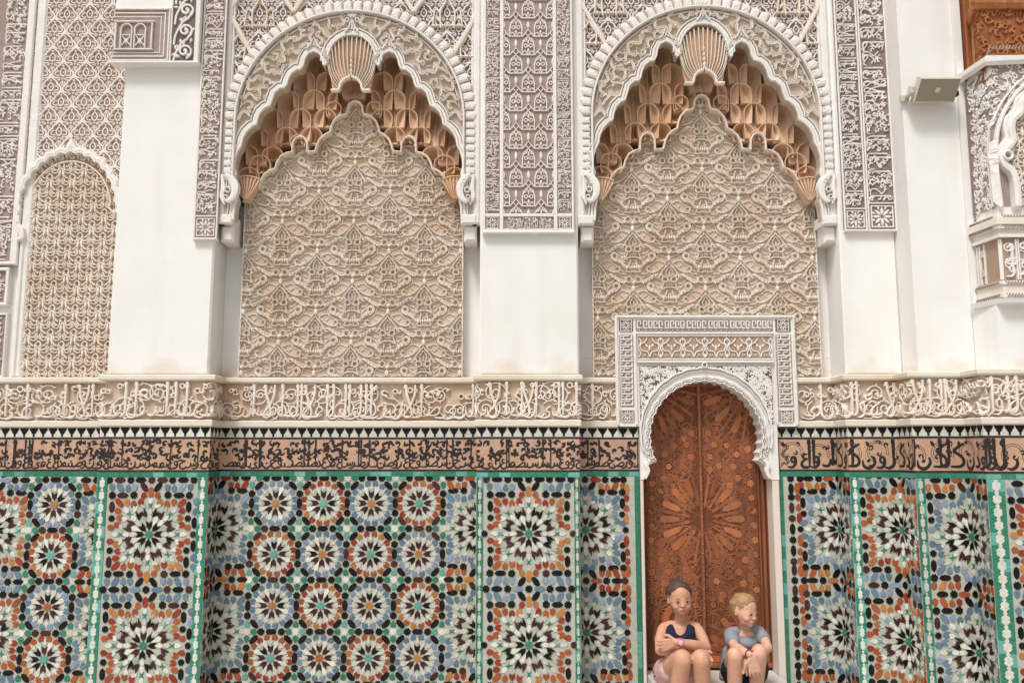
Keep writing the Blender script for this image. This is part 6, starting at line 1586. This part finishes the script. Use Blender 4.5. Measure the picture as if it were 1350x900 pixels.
def head(F_, c, R, t, skin, hair, brow, k=1.0, hair_style='up'):
    """face looks along -Y in head space"""
    def H(x, y, z): return c+R@(np.array([x, y, z])*k)
    def B(x, y, z, r): F_.ball(H(x, y, z), np.array(r)*k, R)
    B(0, .012, .030, (.0715,.085,.078)); B(0, -.014, -.006, (.064,.066,.062)); B(0, -.024, -.044, (.050,.050,.040)); B(0, -.050, -.066, (.022,.020,.018))
    for s in (-1, 1):
        B(s*.030, -.046, -.028, (.026,.024,.024)); B(s*.069, .010, -.008, (.006,.012,.022)); B(s*.0075, -.080, -.025, (.0055,.006,.0055))
    F_.limb([H(0, -.074, .004), H(0, -.078, -.012), H(0, -.084, -.022)], [.005*k, .0062*k, .0078*k])
    B(0, -.068, -.048, (.020,.010,.011))
    for s in (-1, 1):
        small('eye', H(s*.0285, -.0680, -.002), np.array([.0125,.0080,.0056])*k, R, 'eye_white', t); small('iris', H(s*.0285, -.0745, -.002), np.array([.0056,.0025,.0056])*k, R, 'iris', t)
        F2 = Flesh(); F2.limb([H(s*.014, -.0785, .0185), H(s*.028, -.0765, .0205), H(s*.042, -.0675, .0150)], [.0016*k, .0021*k, .0012*k]); mk('eyebrow', F2.m.V, F2.m.F, brow, t, smooth=True)
        F2 = Flesh(); F2.limb([H(s*.0155, -.0745, .0015), H(s*.0285, -.0775, .0048), H(s*.0415, -.070, .0010)], [.0011*k, .0017*k, .0011*k]); mk('eyelid', F2.m.V, F2.m.F, 'brow_dark', t, smooth=True)
    F2 = Flesh(); F2.limb([H(-.0165, -.0735, -.0465), H(-.005, -.0785, -.0450), H(.005, -.0785, -.0450), H(.0165, -.0735, -.0465)], [.0014*k, .0027*k, .0027*k, .0014*k]); F2.limb([H(-.012, -.0745, -.0500), H(0, -.0780, -.0515), H(.012, -.0745, -.0500)], [.0016*k, .0034*k, .0016*k]); mk('lips', F2.m.V, F2.m.F, 'lip', t, smooth=True)
    # hair: a close cap plus many fine combed locks
    h = Flesh(); rh = random.Random(5)
    cap = lambda a, e, r: H(.0725*r*sin(a)*cos(e), .014+.088*r*-cos(a)*cos(e), .030+.080*r*sin(e))
    front = .74 if hair_style == 'up' else .66          # elevation of the hairline over the forehead
    for i in range(64):
        a = -pi+2*pi*(i+rh.random()*.6)/64; side = abs(sin(a/2+pi/2)) if False else 0
        # hairline: high over the forehead, down to the ears at the sides, low at the nape
        fr = max(0, cos(a)); e0 = -.55+(front+.55)*(fr**1.1)
        if abs(abs(a)-1.25) < .35: e0 = min(e0, .22)
        if abs(abs(a)-pi/2) < .22: e0 = .08
        if abs(a) > pi/2: e0 = min(e0, -.35)
        top = 1.35
        P = [cap(a, e0, 1.0), cap(a*.97, e0+(top-e0)*.35, 1.0+.03*rh.random()), cap(a*.9, e0+(top-e0)*.75, .99+.03*rh.random()), cap(a*.6, top+.1, .98)]
        w0 = .0022 if fr > 0 else .006
        h.limb(P, [w0*k, .0065*k, .0075*k, .008*k])
    if hair_style == 'up':
        for i in range(12):
            a = 2*pi*i/12; h.ball(H(-.010+.026*cos(a), .055+.018*sin(a), .104+.006*sin(2.7*i)), (.010+.003*(i % 2))*k, n=8, k=6)
        for q in range(5): h.limb([H(-.03+.015*q, .03, .110), H(-.028+.014*q, .02, .119-.002*abs(q-2)), H(-.03+.016*q, .045, .113)], [.003*k]*3)
    else:
        for q in range(9): 
            a = -.9+.24*q; h.limb([cap(a*.6, 1.3, 1.05), cap(a, 1.0, 1.07), cap(a*1.15+.12, .70-.05*abs(q-4), 1.05)], [.005*k, .0045*k, .0016*k])
    h.build('hair', hair, t, .0032, 1)
    return H
def hand(F_, wrist, d, up, side, L=.125, curl=.35, spread=.16, thumb=1):
    """palm + five bent fingers; d: direction wrist -> fingertips, up: back of the hand, side: towards the thumb"""
    d = d/np.linalg.norm(d); side = side-d*(side@d); side /= np.linalg.norm(side); up = np.cross(side, d)*1.0
    palm = L*.48
    for q in np.linspace(-.5, .5, 5): F_.limb([wrist+side*q*.022, wrist+d*palm+side*q*.048], [.0115, .0105])
    lens = [.86, 1.0, .95, .76]
    for i, q in enumerate((.55, .18, -.20, -.55)):
        base = wrist+d*palm*.96+side*q*.046; Lf = L*.52*lens[i]; dd = d+side*q*spread; dd /= np.linalg.norm(dd)
        c1, c2 = curl, curl*2.0
        e1 = dd*cos(c1)-up*sin(c1); e2 = dd*cos(c2)-up*sin(c2)
        F_.limb([base, base+dd*Lf*.42, base+dd*Lf*.42+e1*Lf*.33, base+dd*Lf*.42+e1*Lf*.33+e2*Lf*.25], [.0095, .0085, .0078, .0068])
    b = wrist+d*palm*.28+side*.022; F_.limb([b, b+(d*.55+side*.75)*.032, b+(d*.55+side*.75)*.032+(d*.9+side*.25)*.026], [.0125, .010, .0082])

# ---- girl
t = thing('person', 'girl in a navy tank top and pink shorts sitting with forearms crossed on her knees', 'person', tuple(K(897, 893, -.30)), 'children sitting on the door step')
G = Flesh()
sl_, sr_ = K(874.5, 830, -.30), K(919.5, 830, -.30)
G.ball(K(897, 884, -.27), (.125, .085, .09)); G.ball(K(897, 862, -.28), (.098, .068, .09)); G.ball(K(897, 841, -.29), (.112, .066, .085)); G.ball(K(897, 830, -.29), (.105, .05, .045))
G.limb([K(897, 826, -.285), K(897, 806, -.30)], [.036, .032]); G.limb([K(885, 824.5, -.285), K(876, 828.5, -.29)], [.034, .038]); G.limb([K(909, 824.5, -.285), K(918, 828.5, -.29)], [.034, .038])
eR, wR = K(930.5, 853, -.44), K(892, 846, -.535)
G.limb([sr_, K(927, 842, -.37), eR], [.037, .032, .030]); G.limb([eR, K(914, 849.5, -.50), wR], [.0325, .030, .0205])
eL, wL = K(870.5, 856, -.43), K(925, 861.5, -.47)
G.limb([sl_, K(870, 843, -.36), eL], [.037, .032, .030]); G.limb([eL, K(892, 859, -.475), wL], [.0325, .030, .0205])
hand(G, wR, K(873, 850.5, -.505)-wR, np.array([0, -1, 0]), np.array([0, 0, 1.0]), L=.125, curl=.30)
hand(G, wL+np.array([.01, 0, 0]), K(934.5, 876, -.56)-wL, np.array([1, 0, 0]), np.array([.5, -1, .3]), L=.125, curl=.22)
for kx, hx, ax, fx in ((899.5, 880, 890, 886), (924, 913, 930, 936)):
    kn = K(kx, 868, -.60); hp = K(hx, 886, -.31); G.limb([hp, (hp+kn)/2+np.array([0, 0, .0]), kn], [.080, .070, .054])
    an = K(ax, 868, -.60); an = np.array([an[0], -.56, .075]); G.limb([kn+np.array([0, -.006, -.008]), kn*.62+an*.38+np.array([0, .018, 0]), an], [.051, .049, .029])
    ft = np.array([K(fx, 868, -.6)[0], -.70, .03]); G.limb([an+np.array([0, .02, -.035]), an+np.array([0, -.05, -.045]), ft], [.030, .028, .020])
    for q in range(5): G.ball(ft+np.array([(q-2)*.014, -.022-.004*(2-abs(q-2)), -.004]), (.009, .014, .010))
RG = rot(.05, .02, -.03)
Hc = K(896, 790, -.315)
head(G, Hc, RG, t, 'skin_tan', 'hair_brown', 'brow_dark', 1.0, 'up')
G.build('body', 'skin_tan', t, .0042, 7)
c = Flesh()
c.ball(K(897, 868, -.282), (.108, .078, .10)); c.ball(K(897, 845, -.292), (.116, .0715, .075))
for s, ex in ((-1, 883), (1, 911)):
    c.limb([K(897+s*16, 824.5, -.285), K(897+s*15, 834, -.352), K(897+s*12, 846, -.358)], [.019, .020, .024]); c.limb([K(897+s*16, 824.5, -.285), K(897+s*15, 834, -.235)], [.020, .024])
c.ball(K(897, 843, -.296), (.104, .074, .058)); c.limb([K(884.5, 826, -.33), K(887, 836, -.355), K(895, 846, -.36)], [.018, .022, .024]); c.limb([K(909.5, 826, -.33), K(907, 836, -.355), K(899, 846, -.36)], [.018, .022, .024])
c.build('tank_top', 'navy_knit', t, .0045, 3)
c = Flesh(); c.ball(K(898, 889, -.275), (.130, .095, .07))
for kx, hx in ((899.5, 879), (924, 914)):
    kn = K(kx, 868, -.60); hp = K(hx, 886, -.31); c.limb([hp, hp*.66+kn*.34+np.array([0, 0, -.010])], [.087, .082])
sh = c.build('shorts', 'pink_print', t, .006, 3)
random.seed(7); f = Flesh(); hc = K(879, 886, -.31)
for k in range(40):
    a, b2 = random.uniform(1.6, 3.6), random.uniform(-.2, 1.0); n_ = np.array([cos(a)*cos(b2), -abs(sin(a))*cos(b2)-.2, sin(b2)]); n_ /= np.linalg.norm(n_)
    f.ball(hc+n_*.084, (.008, .006, .007), None, 7, 5)
mk('printed_flower', f.m.V, f.m.F, 'print_dark', sh, smooth=True, kind='stuff')
wc = wR*.90+eR*.10+np.array([.004, 0, 0]); d = (eR-wR)/np.linalg.norm(eR-wR)
w = Flesh(); R_ = rot(atan2(d[1], d[0])); 
V = []; n = 20
for e, rr in ((-.011, .026), (.011, .026), (.011, .0225), (-.011, .0225)):
    q = np.cross(d, [0, 0, 1.0]); q /= np.linalg.norm(q); u2 = np.cross(q, d)
    V += [tuple(wc+d*e+(q*cos(2*pi*j/n)+u2*sin(2*pi*j/n))*rr) for j in range(n)]
Fc = [(a*n+j, a*n+(j+1) % n, ((a+1) % 4)*n+(j+1) % n, ((a+1) % 4)*n+j) for a in range(4) for j in range(n)]
wt = mk('wristwatch', V, Fc, 'watch_pink', t, smooth=False)
small('dial', wc+np.array([0, -.026, .004]), (.0155, .006, .0155), None, 'watch_face', wt, 16, 8)

# ---- younger child
t = thing('person', 'blond child in a grey T-shirt looking aside with clasped hands hanging between the knees', 'person', tuple(K(980, 893, -.30)), 'children sitting on the door step')
B_ = Flesh()
sl_, sr_ = K(963, 836, -.33), K(1000, 833, -.31)
B_.ball(K(981, 888, -.27), (.105, .08, .08)); B_.ball(K(981, 866, -.29), (.088, .066, .09)); B_.ball(K(981, 846, -.315), (.095, .062, .075)); B_.ball(K(981, 836, -.32), (.088, .046, .04))
B_.limb([K(982, 832, -.32), K(982, 815, -.335)], [.036, .033])
eL, wL = K(968, 851, -.45), K(988.5, 862, -.60)
B_.limb([sl_, eL], [.034, .028]); B_.limb([eL, K(979, 857.5, -.54), wL], [.029, .026, .0185])
eR, wR = K(1012, 853.5, -.46), K(994.5, 863, -.59)
B_.limb([sr_, K(1008, 843, -.39), eR], [.034, .030, .028]); B_.limb([eR, K(1004, 859.5, -.53), wR], [.029, .026, .0185])
hand(B_, wL+np.array([.012, -.004, -.012]), K(996.5, 889, -.60)-K(992, 866, -.60), np.array([0, -1, 0]), np.array([-1, 0, .1]), L=.118, curl=.20, spread=.25)
hand(B_, wR+np.array([-.012, .024, -.008]), K(985, 886, -.58)-K(992, 866, -.58), np.array([0, -1, 0]), np.array([1, 0, .1]), L=.115, curl=.25, spread=.2)
for kx, ky, hx, ax in ((969, 863, 966, 971), (1001, 859, 994, 996)):
    kn = K(kx, ky, -.56); hp = K(hx, 886, -.31); B_.limb([hp, (hp+kn)/2, kn], [.066, .058, .046])
    an = np.array([K(ax, 868, -.56)[0], -.50, .07]); B_.limb([kn+np.array([0, -.004, -.006]), kn*.62+an*.38+np.array([0, .014, 0]), an], [.045, .043, .026])
    ft = np.array([an[0], -.63, .028]); B_.limb([an+np.array([0, .02, -.034]), an+np.array([0, -.05, -.04]), ft], [.027, .025, .018])
    for q in range(5): B_.ball(ft+np.array([(q-2)*.012, -.02-.004*(2-abs(q-2)), -.004]), (.008, .012, .009))
RB = rot(.62, .10, .10)
Hc = K(981.5, 806, -.36)
head(B_, Hc, RB, t, 'skin_fair', 'hair_blond', 'brow_light', .95, 'down')
B_.build('body', 'skin_fair', t, .0042, 7)
c = Flesh()
c.ball(K(980, 872, -.285), (.105, .082, .11)); c.ball(K(981, 850, -.313), (.104, .070, .075)); c.ball(K(981, 840, -.318), (.098, .054, .042)); c.ball(K(982, 847, -.335), (.074, .062, .040))
c.limb([K(971, 833, -.325), sl_, sl_*.45+eL*.55], [.036, .041, .044]); c.limb([K(991, 832, -.32), sr_, K(1006, 841, -.375)], [.036, .041, .043])
c.limb([K(960, 858, -.30), K(956, 876, -.31), K(953, 892, -.33)], [.034, .028, .024])
ts = c.build('t_shirt', 'grey_knit', t, .005, 3)
c = Flesh(); c.ball(K(981, 890, -.275), (.118, .09, .065))
for kx, hx in ((969, 966), (1001, 995)):
    kn = K(kx, 861, -.56); hp = K(hx, 886, -.31); c.limb([hp, hp*.55+kn*.45+np.array([0, 0, -.016])], [.077, .070])
c.build('shorts', 'dark_short', t, .006, 3)
for wc, d in ((wL*.93+eL*.07, eL-wL), (wR*.95+eR*.05, eR-wR)):
    d = d/np.linalg.norm(d); q = np.cross(d, [0, 0, 1.0]); q /= np.linalg.norm(q); u2 = np.cross(q, d); f = Flesh()
    P = [wc+(q*cos(2*pi*j/10)+u2*sin(2*pi*j/10))*.0215 for j in range(11)]
    f.limb(P, [.0035]*11); mk('bracelet', f.m.V, f.m.F, 'cord', t, smooth=True)
